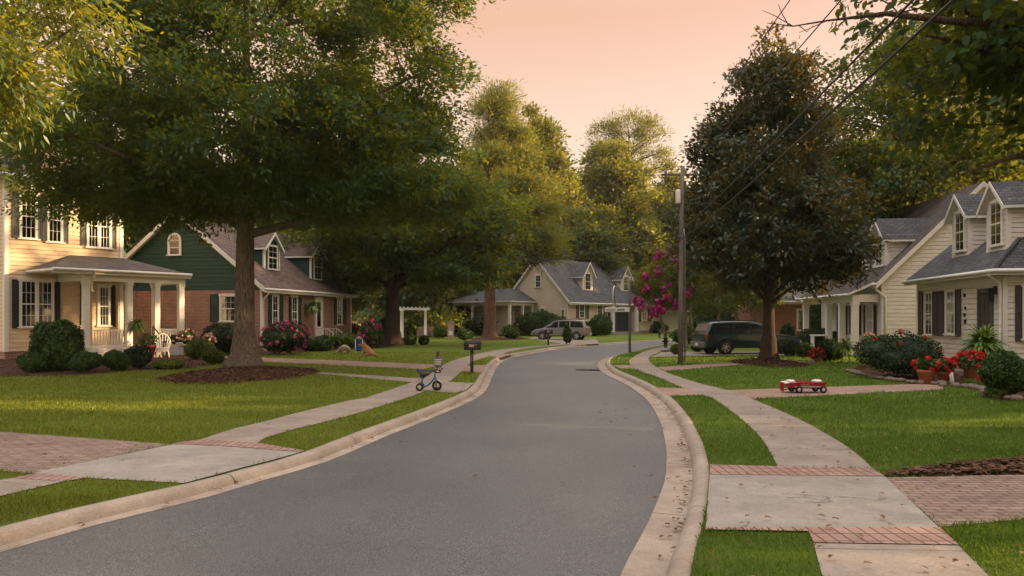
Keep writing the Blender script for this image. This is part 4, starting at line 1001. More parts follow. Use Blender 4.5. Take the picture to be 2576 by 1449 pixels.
def wheel(par, x, y, r, w, side, spokes=6, name='wheel'):
    wb=MB(); wb.lathe([(r*.66,-w/2),(r*.93,-w/2),(r,-w*.36),(r,w*.36),(r*.93,w/2),(r*.66,w/2)],(x,y,r),28,0,'y',caps=False)
    o=wb.build(name,M['rubber'],par)
    rb=MB(); ys=y+side*w*.30
    rb.lathe([(r*.68,-.012),(r*.68,.02),(r*.6,.02),(r*.6,-.012)],(x,ys,r),24,0,'y',caps=False)
    rb.lathe([(.0001,-.02),(r*.62,-.02)],(x,ys-side*.03,r),24,1,'y',caps=False)
    rb.lathe([(.0001,.03),(r*.16,.03),(r*.18,.0)],(x,ys,r),12,0,'y',caps=False) if side>0 else rb.lathe([(.0001,-.03),(r*.16,-.03),(r*.18,.0)],(x,ys,r),12,0,'y',caps=False)
    for k in range(spokes):
        a=2*PI*k/spokes+.3; c,s=math.cos(a),math.sin(a); n=(-s,c); q=r*.085
        pts=[(x+c*r*.12+n[0]*q*.8,r+s*r*.12+n[1]*q*.8),(x+c*r*.12-n[0]*q*.8,r+s*r*.12-n[1]*q*.8),(x+c*r*.63-n[0]*q*1.3,r+s*r*.63-n[1]*q*1.3),(x+c*r*.63+n[0]*q*1.3,r+s*r*.63+n[1]*q*1.3)]
        f=[(p[0],ys+side*.016,p[1]) for p in pts]; b=[(p[0],ys-side*.02,p[1]) for p in pts]
        rb.add(f+b,[(0,1,2,3),(7,6,5,4),(0,4,5,1),(1,5,6,2),(2,6,7,3),(3,7,4,0)],0)
    rb.build('rim',[M['alloy'],M['dark']],o); return o
M['alloy']=pmat('alloy',(.45,.45,.45),.35,.1,5,metal=.7)
M['tail']=pmat('tail light',(.35,.012,.01),.25,.1,6,coat=.6)
M['lamp_glass']=pmat('headlight glass',(.5,.42,.32),.2,.1,6,coat=.6)
M['plastic']=pmat('black plastic',(.02,.02,.021),.6,.15,8)
def car(name,label,cat,loc,rz,paint,st,L,W,wins,wheels,wr,group,roofbars=True,lower=None,hood_x=.72):
    """body lofted through cross-sections (x/L, low, belt, top, width at belt, width at top); x runs from tail to nose"""
    t=thing(name,label,cat,loc,rz,group)
    hw=W/2; secs=[]
    for (f,zl,zb,zt,wb,wt) in st:
        w=hw*wb
        secs.append([(w*.86,zl),(w*.97,zl+.10),(w,zl+.32),(w*.985,zb-.12),(w*.95,zb),((w*.95+hw*wt)/2+.012,(zb+zt)/2),(hw*wt,zt-.05),(hw*wt-.07,zt-.008),(hw*wt*.5,zt+.008),(0,zt+.014)])
    mb=MB(); vs=[]; n=len(secs[0]); full=2*n-1
    for (s,c) in zip(st,secs):
        ring=[(s[0]*L,-y,z) for (y,z) in c]+[(s[0]*L,y,z) for (y,z) in reversed(c[:-1])]
        vs+=ring
    fs=[(i*full+j,i*full+j+1,(i+1)*full+j+1,(i+1)*full+j) for i in range(len(st)-1) for j in range(full-1)]
    fs=[tuple(reversed(f)) for f in fs]
    fs.append(tuple(range(full))); fs.append(tuple(range(len(st)*full-1,(len(st)-1)*full-1,-1)))
    fs+= [(i*full,(i+1)*full,(i+1)*full+full-1,i*full+full-1) for i in range(len(st)-1)]
    mb.add(vs,fs,0,True); body=mb.build('body',paint,t)
    es=body.modifiers.new('EdgeSplit','EDGE_SPLIT'); es.split_angle=math.radians(38)
    def sy(x,z):
        f=x/L
        for i in range(len(st)-1):
            if st[i][0]<=f<=st[i+1][0]:
                q=(f-st[i][0])/max(1e-6,st[i+1][0]-st[i][0])
                c=[(a[0]*(1-q)+b[0]*q,a[1]*(1-q)+b[1]*q) for a,b in zip(secs[i],secs[i+1])]
                for a,b in zip(c,c[1:]):
                    if a[1]<=z<=b[1]: k=(z-a[1])/max(1e-6,b[1]-a[1]); return a[0]*(1-k)+b[0]*k
                return c[0][0] if z<c[0][1] else c[-2][0]
        return hw
    for sg in (-1,1):
        for P in wins:                                        # side windows follow the body
            g=MB(); xs=[p[0] for p in P]; zb0=min(p[1] for p in P); NX,NZ=12,6; up_=[p for p in P[1:-1]]; up_=[(P[0][0],P[0][1])]+up_+[(P[-1][0],P[-1][1])]
            def top(x):
                for (xa,za),(xb,zb_) in zip(up_,up_[1:]):
                    if xa<=x<=xb and xb>xa+1e-6: return za+(zb_-za)*(x-xa)/(xb-xa)
                return max(p[1] for p in P if abs(p[0]-x)<1e-6)
            vs=[]
            for i in range(NX+1):
                x=min(xs)+(max(xs)-min(xs))*min(.999,max(.001,i/NX)); zt_=max(top(x),zb0+.002)
                for j in range(NZ+1): z=zb0+(zt_-zb0)*j/NZ; vs.append((x,sg*(sy(x,z)+.009),z))
            fs=[(i*(NZ+1)+j,(i+1)*(NZ+1)+j,(i+1)*(NZ+1)+j+1,i*(NZ+1)+j+1) for i in range(NX) for j in range(NZ)]
            if sg>0: fs=[tuple(reversed(f)) for f in fs]
            g.add(vs,fs,0,True); g.build('side_window',M['auto_glass'],t)
        for a,b in zip(wins,wins[1:]):                        # door seams and handles
            pass
        sm=MB()
        for x in (wins[0][0][0]+.0,)+tuple(P[-1][0] for P in wins[:-1]):
            pts=[(x,sg*(sy(x,z)+.002),z) for z in (st[5][1]+.12,.5,.7,.9,st[5][2]-.02)]
            sm.tube(pts,.008,4)
        sm.build('door_seam',M['dark'],t)
        for P in wins[1:]:
            x=min(p[0] for p in P)+.12; z=min(p[1] for p in P)-.13
            h=MB(); h.box(x,x+.17,min(sg*(sy(x,z)+.005),sg*(sy(x,z)+.045)),max(sg*(sy(x,z)+.005),sg*(sy(x,z)+.045)),z-.02,z+.02); h.build('door_handle',paint,t,.01)
        mr=MB(); x=max(p[0] for p in wins[-1])-.08; z=min(p[1] for p in wins[-1])+.1
        mr.ball((x,sg*(sy(x,z)+.14),z),(.07,.11,.08),10,7); mr.build('wing_mirror',paint,t)
    for (fx,) in wheels:
        for sg in (-1,1):
            x=fx*L; y=sg*(hw*.985-.11)
            ar=MB(); K=14; R0,R1=wr*1.13,wr*1.28
            for k in range(K):
                a0,a1=PI*(-.08+1.16*k/K),PI*(-.08+1.16*(k+1)/K)
                q=[(R0,a0),(R1,a0),(R1,a1),(R0,a1)]
                yo=hw*.985+.07; yi=hw*.9
                f=[(x+r*math.cos(a),sg*yo,wr+r*math.sin(a)) for r,a in q]; b=[(x+r*math.cos(a),sg*yi,wr+r*math.sin(a)) for r,a in q]
                ar.add(f+b,[(0,1,2,3),(3,2,6,7),(1,5,6,2),(0,3,7,4),(0,4,5,1)])
            ar.build('wheel_arch',paint if lower is None else lower,t)
            dk=MB(); dk.lathe([(.001,-.02),(wr*1.13,-.02),(wr*1.13,.02),(.001,.02)],(x,sg*(hw*.985),wr),26,0,'y'); dk.build('wheel_well_shade',M['dark'],t)  # dark disc stands in for the shade inside an uncut wheel opening
            wheel(t,x,sg*(hw*.985-.015),wr,.21,sg)
    zb=st[0][1]
    bp=MB(); bp.box(-.10,.12,-hw*.9,hw*.9,zb-.02,zb+.24); bp.build('bumper',M['chrome_dull'] if lower is None else lower,t,.04)
    bp=MB(); bp.box(L-.10,L+.06,-hw*.86,hw*.86,zb-.02,zb+.22); bp.build('bumper',paint if lower is None else lower,t,.04)
    for sg in (-1,1):
        z0,z1=zb+.38,zb+.66; a=sg*hw*.74; b=sg*hw*.955
        l=MB(); l.box(.0,.16,min(a,b),max(a,b)+.0,z0,z1); l.build('tail_light',M['tail'],t,.02)
        z=st[-2][2]-.10; l=MB(); l.box(L-.20,L-.005,min(sg*hw*.5,sg*hw*.86),max(sg*hw*.5,sg*hw*.86),z-.09,z+.06); l.build('headlight',M['lamp_glass'],t,.02)
    # rear glass, windscreen
    def patch(i,j,k0,nm):
        g=MB(); A=secs[i]; B=secs[j]; xa,xb=st[i][0]*L,st[j][0]*L
        za=A[-1][1]; zb_=B[-1][1]; ya=A[6][0]-.07; yb=B[6][0]-.07
        d=Vector((xb-xa,0,zb_-za)); nrm=Vector((-d.z,0,d.x)); nrm.normalize(); nrm*=.012
        if nrm.z<0: nrm=-nrm
        vs=[]
        for q in (.07,.93):
            x=xa+(xb-xa)*q; z=za+(zb_-za)*q; y=ya+(yb-ya)*q
            vs+=[(x+nrm.x,-y,z+nrm.z),(x+nrm.x,y,z+nrm.z)]
        g.add(vs,[(0,1,3,2)]); g.build(nm,M['auto_glass'],t)
    patch(*k_rear[name],'rear_window'); patch(*k_front[name],'windscreen')
    if roofbars:
        for sg in (-1,1):
            rb=MB(); z=max(s[3] for s in st); rb.tube([(L*.14,sg*hw*.66,z-.03),(L*.17,sg*hw*.66,z+.05),(L*.5,sg*hw*.66,z+.055),(L*.54,sg*hw*.66,z-.0)],.02,6); rb.build('roof_rail',M['plastic'],t)
    pl=MB(); pl.box(-.115,-.101,-.16,.16,zb+.03,zb+.17); pl.build('number_plate',M['cloth_white'],t)
    return t
M['auto_glass']=pmat('tinted glass',(.012,.015,.016),.06,.1,2,spec=.7)
M['chrome_dull']=pmat('dull chrome',(.25,.25,.25),.35,.1,5,metal=.7)
M['green_paint']=pmat('dark green car paint',(.007,.030,.030),.28,.12,2,coat=.5,metal=.25)
M['silver_paint']=pmat('silver car paint',(.22,.21,.195),.35,.1,2,coat=.4,metal=.35)
suv=[(0,.42,.92,.98,.93,.88),(.008,.36,1.0,1.06,.97,.90),(.022,.34,1.04,1.18,.985,.86),(.062,.33,1.06,1.60,1.0,.79),(.09,.33,1.07,1.685,1.0,.775),(.25,.33,1.07,1.72,1.0,.77),(.45,.33,1.07,1.72,1.0,.77),(.57,.33,1.06,1.66,1.0,.765),(.615,.33,1.05,1.58,1.0,.77),(.715,.33,1.03,1.10,1.0,.82),(.74,.33,1.0,1.05,1.0,.84),(.86,.34,.95,1.0,.98,.83),(.955,.36,.88,.93,.93,.76),(.99,.40,.76,.80,.86,.68),(1.0,.45,.66,.70,.8,.6)]
k_rear={'estate_car':(2,3,0),'minivan':(2,3,0)}; k_front={'estate_car':(8,9,0),'minivan':(8,9,0)}
LS=5.5
car('estate_car','dark green sport utility vehicle on the driveway behind the magnolia','car',(9.85,39.9,0),math.atan2(.19,.98),M['green_paint'],suv,LS,1.86,
    [[(.36,1.10),(.46,1.58),(1.56,1.62),(1.56,1.10)],[(1.68,1.10),(1.68,1.62),(2.48,1.62),(2.48,1.10)],[(2.6,1.10),(2.6,1.60),(2.98,1.575),(3.22,1.46),(3.58,1.12)]],[(.195,),(.80,)],.37,'parked cars')
van=[(0,.40,.95,1.0,.93,.9),(.008,.34,1.0,1.06,.97,.92),(.02,.32,1.03,1.16,.985,.88),(.055,.31,1.05,1.62,1.0,.80),(.085,.31,1.06,1.70,1.0,.785),(.25,.31,1.06,1.74,1.0,.78),(.45,.31,1.05,1.73,1.0,.78),(.57,.31,1.03,1.66,1.0,.77),(.625,.31,1.02,1.58,1.0,.77),(.78,.31,.97,1.06,1.0,.80),(.80,.31,.95,1.02,1.0,.81),(.88,.33,.90,.95,.97,.80),(.955,.35,.82,.88,.92,.74),(.99,.40,.70,.76,.85,.66),(1.0,.45,.62,.66,.8,.6)]
car('minivan','silver minivan parked on the driveway of the beige house','car',(6.75,66.0,0),math.atan2(.28,-.96),M['silver_paint'],van,5.0,1.9,
    [[(.34,1.10),(.42,1.60),(1.5,1.63),(1.5,1.09)],[(1.6,1.09),(1.6,1.63),(2.5,1.62),(2.5,1.08)],[(2.6,1.08),(2.6,1.61),(2.95,1.58),(3.25,1.46),(3.72,1.06)]],[(.19,),(.80,)],.35,'parked cars')
# ---------------- utility pole and wires ----------------
PX,PY=G(1712,916)
pole=thing('utility_pole','weathered wooden utility pole with a small grey transformer','utility pole',(PX,PY,0))
ptop=XZ(1718,418,PY)[2]
mb=MB(); mb.tube([(0,0,-.2),(.02,0,ptop*.4),(.05,.02,ptop*.75),(.09,.02,ptop)],[.115,.105,.092,.082],14); mb.build('post',M['wood'],pole)
mb=MB(); mb.tube([(-.75,.14,ptop-.32),(.8,.14,ptop-.32)],.05,6); mb.build('crossarm',M['wood'],pole)
for x in (-.6,.25,.68):
    mb=MB(); mb.lathe([(.02,0),(.04,.02),(.05,.08),(.03,.14)],(x,.14,ptop-.27),8); mb.build('insulator',M['steel'],pole)
z=XZ(1712,513,PY)[2]; mb=MB(); mb.lathe([(.10,0),(.11,.03),(.105,.5),(.09,.56),(.03,.58)],(-.13,-.12,z),14); mb.build('transformer',M['trim'],pole)
mb=MB(); mb.tube([(.17,-.05,.1),(.17,-.05,5.2),(.1,-.1,5.6)],.03,6); mb.build('conduit',M['steel'],pole)
def wire(label,a,b,sag,r,name='wire',n=16):
    mb=MB(); a=Vector(a); b=Vector(b); mb.tube([a.lerp(b,i/n)-Vector((0,0,sag*4*(i/n)*(1-i/n))) for i in range(n+1)],r,5); o=mb.build(name,M['black_metal']); tag(o,label,'wire','overhead wires')
def att(py,dx=0,dy=0): return (PX+dx,PY+dy,XZ(1712,py,PY)[2])
def past(px,py,d0,frm):                                   # carry a wire on past a sighted point
    q=Vector(XZ(px,py,d0)); f=Vector(frm); return q+(q-f)*.75
a=att(606,-.1,-.16); wire('thicker twisted cable from the pole over the magnolia, lower of the pair',a,past(2298,0,7.0,a),.35,.016)
a=att(588,-.15,.1); wire('thick overhead cable beside the lower twisted cable above the magnolia',a,past(2220,4,7.4,a),.3,.013)
a=att(432,.1,0); wire('thin line from pole top across the magnolia crown',a,past(2030,40,9.5,a),.3,.008)
a=att(424,-.6,.14); wire('thin line from crossarm rising over open sky',a,past(1949,0,8.5,a),.25,.006)
wire('upper line of the pair crossing the tall hardwood tree',att(424,.2,.14),XZ(1340,398,95),.5,.012)
wire('lower line of the pair crossing the tall hardwood tree',att(438,-.6,.14),XZ(1340,412,95),.5,.012)
wire('highest of three cables running from pole toward the pine',att(576,0,.15),XZ(1180,640,95),.8,.014)
wire('middle of three cables running from pole toward the pine',att(588,0,-.15),XZ(1150,652,80),.8,.02)
wire('lowest of three cables, reaching past the pine to the woods',att(598,0,-.15),XZ(800,628,62),1.3,.02)
# ---------------- mailboxes ----------------
M['label_white']=pmat('label white',(.55,.42,.36),.7,.3,60); M['label_red']=pmat('label red',(.4,.05,.04),.6,.2,40); M['label_gold']=pmat('label gold',(.35,.24,.12),.6,.2,30)
def mailbox(label,loc,rz):
    t=thing('mailbox',label,'mailbox',loc,rz,'kerbside mailboxes')
    p=MB(); p.box(-.055,.055,-.055,.055,-.1,.80); p.build('post',M['black_wood'],t,.008)
    b=MB(); prof=[(-.13,0),(.13,0),(.13,.2)]+[(.13*math.cos(PI*k/10),.2+.13*math.sin(PI*k/10)) for k in range(1,10)]+[(-.13,.2)]
    n=len(prof); vs=[(-.28,y,.80+z) for y,z in prof]+[(.28,y,.80+z) for y,z in prof]
    b.add(vs,[(i,(i+1)%n,n+(i+1)%n,n+i) for i in range(n)]+[tuple(range(n-1,-1,-1)),tuple(range(n,2*n))]); b.build('box',M['black_metal'],t)
    d=MB(); pr=[(y*1.07,z*1.04) for y,z in prof]; vs=[(.281,y,.795+z) for y,z in pr]+[(.305,y,.795+z) for y,z in pr]
    d.add(vs,[(i,(i+1)%n,n+(i+1)%n,n+i) for i in range(n)]+[tuple(range(n-1,-1,-1)),tuple(range(n,2*n))]); d.box(.305,.345,-.04,.04,1.02,1.06); d.build('door',M['black_metal'],t)
    q=MB(); q.box(-.10,.06,-.136,-.1305,.91,1.0); q.build('label_plate',M['label_white'],t)
    q2=MB(); 
    for z in (.925,.955,.982): q2.box(-.09,.05,-.139,-.1365,z,z+.012)
    q2.build('lettering',M['label_red'],t)
    q=MB(); q.box(.09,.165,-.136,-.1305,.975,.99); q.box(.09,.165,-.136,-.1305,.945,.957); q.build('number_strip',M['label_gold'],t)
    f=MB(); f.box(-.2,-.185,-.145,-.131,.9,1.1); f.build('flag',M['black_metal'],t)
    s=MB()
    for k in range(5): s.box(-.015,.015,-.06,-.0555,.42+.05*k,.45+.05*k)
    s.build('post_number',M['label_gold'],t)
    return t
M['black_wood']=pmat('black painted wood',(.013,.012,.012),.6,.3,12,.2,30)
mb_=mailbox('black mailbox on square post beside the kerb, nearer the tricycle',(*G(1187,939),0),.08)
m2=copy_tree(mb_); m2.location=(*G(1379,869),0); m2['label']='black mailbox near the silver minivan, the farther of the two'
# ---------------- basketball hoop ----------------
hx,hy=G(1584,887); bt=thing('basketball_hoop','portable basketball hoop on tall grey pole at the inside of the bend','basketball hoop',(hx,hy,0))
zt=XZ(1584,696,hy)[2]
mb=MB(); mb.tube([(0,0,-.1),(0,0,zt-.25),(.02,.0,zt)],[.075,.07,.06],12); mb.build('pole',M['steel'],bt)
mb=MB(); z1=XZ(1560,778,hy)[2]; 
mb.tube([(0,0,zt-.1),(-.35,0,zt-.12)],.03,6); mb.tube([(0,0,z1+.12),(-.6,0,z1+.12)],.03,6); mb.build('arm',M['steel'],bt)
bw=.5; x0=-.95; fr=MB(); zb=z1+.15
arc=[(x0-.0,-.02,zb)]+[(x0,-.02,zb+.75)]+[(x0+.24-.24*math.cos(PI*k/8*1.0)+.0,-.02,zb+.75+.28*math.sin(PI*k/8)) for k in range(1,8)]+[(x0+.48,-.02,zb+.75),(x0+.48,-.02,zb)]
fr.tube([(x0,-.3,zb)]+[(x0,-.3,zb+.8),(x0+.03,-.24,zb+1.02),(x0+.10,-.05,zb+1.12),(x0+.2,.25,zb+1.08),(x0+.24,.4,zb+.9),(x0+.25,.42,zb)],.03,6); fr.build('backboard_frame',M['trim'],bt)
bb=MB(); bb.add([(x0,-.3,zb),(x0+.25,.42,zb),(x0+.25,.42,zb+.9),(x0+.2,.25,zb+1.07),(x0+.1,-.05,zb+1.1),(x0+.03,-.24,zb+1.0),(x0,-.3,zb+.8)],[tuple(range(7))]); bb.build('backboard',M['clear_board'] if 'clear_board' in M else glassmat('clear board',(.75,.75,.75),.08),bt)
pb=MB(); pb.box(x0-.45,x0+.9,-.33,-.27,zb-.3,zb-.06); pb.build('padding',M['trim'],bt,.02)
lt=MB()
for k in range(4): lt.box(x0+.25+.1*k,x0+.31+.1*k,-.336,-.331,zb-.24,zb-.12)
for k in range(9): lt.box(x0-.38+.055*k,x0-.35+.055*k,-.336,-.331,zb-.21,zb-.15)
lt.build('lettering',M['shutter_black'],bt)
rm=MB(); rm.tube([(x0-.1+.23*math.cos(2*PI*k/20),-.55+.23*math.sin(2*PI*k/20),zb+.05) for k in range(21)],.014,5); rm.build('rim',M['red_paint'],bt)
nt=MB()
for k in range(12):
    a=2*PI*k/12; b=a+2*PI/12*1.5
    nt.tube([(x0-.1+.23*math.cos(a),-.55+.23*math.sin(a),zb+.05),(x0-.1+.13*math.cos(b),-.55+.13*math.sin(b),zb-.35)],.006,4)
nt.build('net',M['cloth_white'],bt)
# ---------------- tricycle and what it carries ----------------
TX,TY=G(1083,983.5); tr=thing('tricycle',"child's teal tricycle with white-hubbed wheels on the pavement",'tricycle',(TX,TY,.012),-.12)
M['teal']=pmat('teal enamel',(.012,.15,.24),.35,.2,9,coat=.4); M['navy']=pmat('navy plastic',(.012,.03,.14),.5,.2,9); M['hub']=pmat('cream hub',(.5,.44,.3),.5,.25,30)
def twheel(x,y,r,w):
    mb=MB(); mb.lathe([(r*.62,-w*.5),(r*.9,-w*.5),(r,-w*.25),(r,w*.25),(r*.9,w*.5),(r*.62,w*.5)],(x,y,r),24,0,'y',caps=False); o=mb.build('wheel',M['rubber'],tr)
    h=MB(); h.lathe([(.001,-w*.35),(r*.3,-w*.4),(r*.62,-w*.28),(r*.62,w*.28),(r*.3,w*.4),(.001,w*.35)],(x,y,r),18,0,'y'); h.build('rim',M['hub'],o)
    c=MB(); c.lathe([(.001,-w*.52),(r*.2,-w*.5),(r*.2,w*.5),(.001,w*.52)],(x,y,r),12,0,'y'); c.build('hub_cap',M['chrome'],o)
twheel(-.25,-.17,.098,.06); twheel(-.30,.17,.098,.06); twheel(.17,0,.128,.06)
f=MB(); f.tube([(-.27,-.17,.098),(-.27,.17,.098)],.016,8); f.tube([(-.26,0,.11),(-.16,0,.10),(-.05,0,.15),(.06,0,.27),(.12,0,.36)],[.026,.026,.024,.022,.022],10); f.tube([(-.26,0,.11),(-.22,0,.28),(-.2,0,.34)],[.03,.022,.02],8)
f.tube([(-.34,-.12,.13),(-.24,-.14,.19),(-.18,-.1,.16)],.012,6); f.build('frame',M['teal'],tr)
k=MB()
for s in (-1,1): k.tube([(.12,s*.02,.37),(.14,s*.05,.29),(.17,s*.052,.128)],.014,8)
k.tube([(.11,0,.3),(.12,0,.54)],.016,8); k.build('fork',M['teal'],tr)
fd=MB(); K=10; vs=[]
for i in range(K+1):
    a=PI*(.12+.75*i/K); vs+=[(.17+.15*math.cos(a),-.042,.128+.15*math.sin(a)),(.17+.158*math.cos(a),0,.128+.162*math.sin(a)),(.17+.15*math.cos(a),.042,.128+.15*math.sin(a))]
fd.add(vs,[(3*i,3*i+1,3*i+4,3*i+3) for i in range(K)]+[(3*i+1,3*i+2,3*i+5,3*i+4) for i in range(K)],0,True); fd.build('mudguard',M['chrome'],tr)
st=MB(); st.ball((-.21,0,.345),(.07,.055,.03),12,6); st.build('saddle_post_cap',M['navy'],tr)
sd=MB(); sd.tube([(-.26,0,.44),(-.2,0,.41),(-.1,0,.42),(-.03,0,.43)],[.065,.07,.045,.02],10); sd.tube([(-.2,0,.34),(-.2,0,.42)],.035,8); sd.build('seat',M['shutter_black'],tr)
pb=MB(); pb.tube([(-.36,0,.51),(-.33,.0,.53),(-.2,0,.525),(-.05,0,.525),(.03,0,.52),(.10,0,.48)],[.035,.02,.013,.012,.012,.012],8); pb.tube([(-.34,0,.52),(-.31,0,.47),(-.26,0,.44)],.02,6); pb.tube([(.03,0,.52),(-.02,0,.46),(-.06,0,.43)],.01,6); pb.build('seat_hoop',M['navy'],tr)
hb=MB(); hb.tube([(.12,0,.53),(.12,-.12,.55),(.15,-.24,.545)],.012,8); hb.tube([(.12,0,.53),(.12,.12,.55),(.2,.2,.555)],.012,8); hb.build('handlebar',M['chrome'],tr)
gp=MB(); gp.tube([(.15,-.22,.545),(.155,-.30,.545)],.02,8); gp.tube([(.2,.2,.555),(.27,.26,.555)],.02,8); gp.build('grip',M['rubber'],tr)
pd=MB(); 
for s in (-1,1): pd.box(.14,.22,min(s*.06,s*.13),max(s*.06,s*.13),.10+.03*s,.125+.03*s)
pd.build('pedal',M['rubber'],tr)
bk=MB(); bk.lathe([(.066,0),(.084,.03),(.092,.10),(.092,.215),(.084,.215),(.08,.04),(.001,.035)],(.2,0,.46),14); bo=bk.build('basket',M['shutter_black'],tr)
fw=MB()
rg=random.Random(5)
for k in range(22):
    a=rg.uniform(-2.4,-.6); fw.ball((.2+.10*math.cos(a),.10*math.sin(a),.49+.10*rg.random()),.018,6,4,k%3)
fw.build('basket_trim',[M['cloth_white'],M['blush'],M['shutter_grey']],bo)
bx=thing('bucket','striped flared bucket balanced on the tricycle basket','bucket',(TX+.195,TY-.024,.012+.68),-.12)
b=MB()
for k in range(6): z0,z1=.17*k/6,.17*(k+1)/6; r0,r1=.075+.03*k/6,.075+.03*(k+1)/6; b.lathe([(r0,z0),(r1,z1)],(0,0,0),18,k%2,'z',caps=False)
b.lathe([(.001,.0),(.075,.0)],(0,0,0),18,0,'z',caps=False); b.lathe([(.001,.16),(.104,.16)],(0,0,0),18,1,'z',caps=False); b.lathe([(.104,.165),(.112,.17),(.108,.185),(.098,.185)],(0,0,0),18,1,caps=False)
b.build('pail',[M['cloth_white'],M['stripe']] if 'stripe' in M else [M['cloth_white'],pmat('slate stripe',(.16,.16,.21),.7)],bx)
ty=thing('plush_toy','small brown and black striped plush animal sitting on the bucket','soft toy',(TX+.2,TY-.024,.012+.68+.165),-.3)
M['tiger']=brickmat('striped plush',(.30,.15,.06),(.03,.02,.015),(.03,.02,.015),.2,.035,.01,.3)
b=MB(); b.ball((0,0,.055),(.045,.04,.06),12,9); b.ball((.0,-.008,.14),(.04,.038,.036),12,8); b.ball((.0,-.045,.13),(.018,.015,.013),8,6)
for s in (-1,1): b.ball((s*.028,0,.172),(.012,.008,.014),8,6); b.tube([(s*.03,-.02,.08),(s*.042,-.045,.04),(s*.035,-.06,.02)],[.016,.014,.012],8); b.tube([(s*.02,-.02,.025),(s*.035,-.06,.014)],[.018,.013],8)
b.build('body',M['tiger'],ty)
# ---------------- red wagon ----------------
WX,WY=G(2020,988); wg=thing('toy_wagon','old red toy wagon with white-hubbed black wheels on the brick path','wagon',(WX,WY,.01),.03)
LW_=1.0; b=MB()
def tray(mb,x0,x1,y0,y1,z0,z1,th=.02,fl=.03):
    P0=[(x0,y0),(x1,y0),(x1,y1),(x0,y1)]; P1=[(x0-fl,y0-fl),(x1+fl,y0-fl),(x1+fl,y1+fl),(x0-fl,y1+fl)]
    vs=[(x,y,z0) for x,y in P0]+[(x,y,z1) for x,y in P1]+[(x-math.copysign(th,x),y-math.copysign(th,y),z1) for x,y in P1]+[(x-math.copysign(th,x),y-math.copysign(th,y),z0+th) for x,y in P0]
    fs=[(3,2,1,0)]
    for k in (0,4,8): fs+=[(k+i,k+(i+1)%4,k+4+(i+1)%4,k+4+i) for i in range(4)]
    fs.append((12,13,14,15)); mb.add(vs,fs)
tray(b,-.40,.47,-.2,.2,.135,.265); b.tube([(-.44,-.235,.262),(.51,-.235,.262),(.51,.235,.262),(-.44,.235,.262),(-.44,-.235,.262)],.011,6); b.build('tray',M['red_paint'],wg)
b=MB(); b.box(-.30,.42,-.222,-.205,.145,.175); b.build('side_stripe',pmat('pale green paint',(.3,.33,.24),.5,.3,20),wg)
b=MB(); rg=random.Random(3)
for k in range(6): x=-.14+.035*k; b.box(x,x+.024,-.232,-.226,.196,.224+.012*(k%3))
b.build('lettering',pmat('faded paint',(.22,.2,.13),.6,.3,30),wg)
def wwheel(x,y,r):
    mb=MB(); mb.lathe([(r*.5,-.026),(r*.88,-.028),(r,-.014),(r,.014),(r*.88,.028),(r*.5,.026)],(x,y,r),22,0,'y',caps=False); o=mb.build('wheel',M['rubber'],wg)
    h=MB(); h.lathe([(.001,-.024),(r*.5,-.02),(r*.5,.02),(.001,.024)],(x,y,r),18,0,'y'); h.build('rim',M['trim'],o)
    h=MB(); h.lathe([(.001,-.034),(r*.16,-.03),(r*.16,.03),(.001,.034)],(x,y,r),10,0,'y'); h.build('hub_cap',M['terracotta'],o)
for x in (-.20,.42):
    for y in (-.235,.235): wwheel(x,y,.09)
b=MB(); b.tube([(-.20,-.23,.09),(-.20,.23,.09)],.014,6); b.tube([(.42,-.23,.09),(.42,.23,.09)],.014,6); b.box(-.26,.46,-.03,.03,.10,.135); b.box(-.235,-.165,-.17,.17,.095,.135); b.box(.385,.455,-.17,.17,.095,.135); b.build('chassis',M['black_metal'],wg)
b=MB(); b.box(-.545,-.51,-.06,.06,.03,.26); b.tube([(-.52,0,.06),(-.3,0,.1)],.012,6); b.box(-.585,-.55,-.05,.05,.06,.265); b.build('pull_handle',M['red_paint'],wg,.006)
b=MB(); b.add([(-.52,-.2,.262),(-.40,-.2,.28),(-.24,-.19,.275),(-.52,.2,.262),(-.40,.2,.28),(-.24,.19,.275),(-.52,-.2,.235),(-.24,-.19,.235),(-.52,.2,.235),(-.24,.19,.235)],[(0,1,4,3),(1,2,5,4),(0,6,7,2,1),(3,4,5,9,8),(0,3,8,6),(2,7,9,5)]); b.build('front_cover',M['cloth_white'],wg,.008)
for nm,(x0,x1),lab in (('cloth',(-.40,-.23),'crumpled white cloth at the handle end of the wagon'),('cloth',(.26,.46),'crumpled white cloth at the rear end of the wagon')):
    cl=MB(); cl.ball((WX+(x0+x1)/2,WY,.29),((x1-x0)*.62,.2,.048),18,10,0,.14,4); o=cl.build(nm,M['cloth_white']); tag(o,lab,'cloth','cloths in the wagon')
# ---------------- dogs (one continuous skin each) and the blue chair ----------------
def skinned(name,label,cat,loc,rz,verts,edges,radii,m,group):
    me=bpy.data.meshes.new(name); me.from_pydata(verts,edges,[]); me.materials.append(m); o=link(name,me)
    sk=o.modifiers.new('Skin','SKIN'); sk.use_smooth_shade=True
    for v,r in zip(me.skin_vertices[0].data,radii): v.radius=(r,r) if not isinstance(r,tuple) else r
    me.skin_vertices[0].data[0].use_root=True
    sb=o.modifiers.new('Subsurf','SUBSURF'); sb.levels=2; sb.render_levels=2
    o.location=loc; o.rotation_euler=(0,0,rz); return tag(o,label,cat,group)
def chain(*chs):
    V=[];E=[];R=[];ids={}
    for ch in chs:
        prev=None
        for it in ch:
            if isinstance(it,str): i=ids[it]
            else:
                nm,p,r=it; i=len(V); V.append(p); R.append(r); ids[nm]=i
            if prev is not None: E.append((prev,i))
            prev=i
    return V,E,R
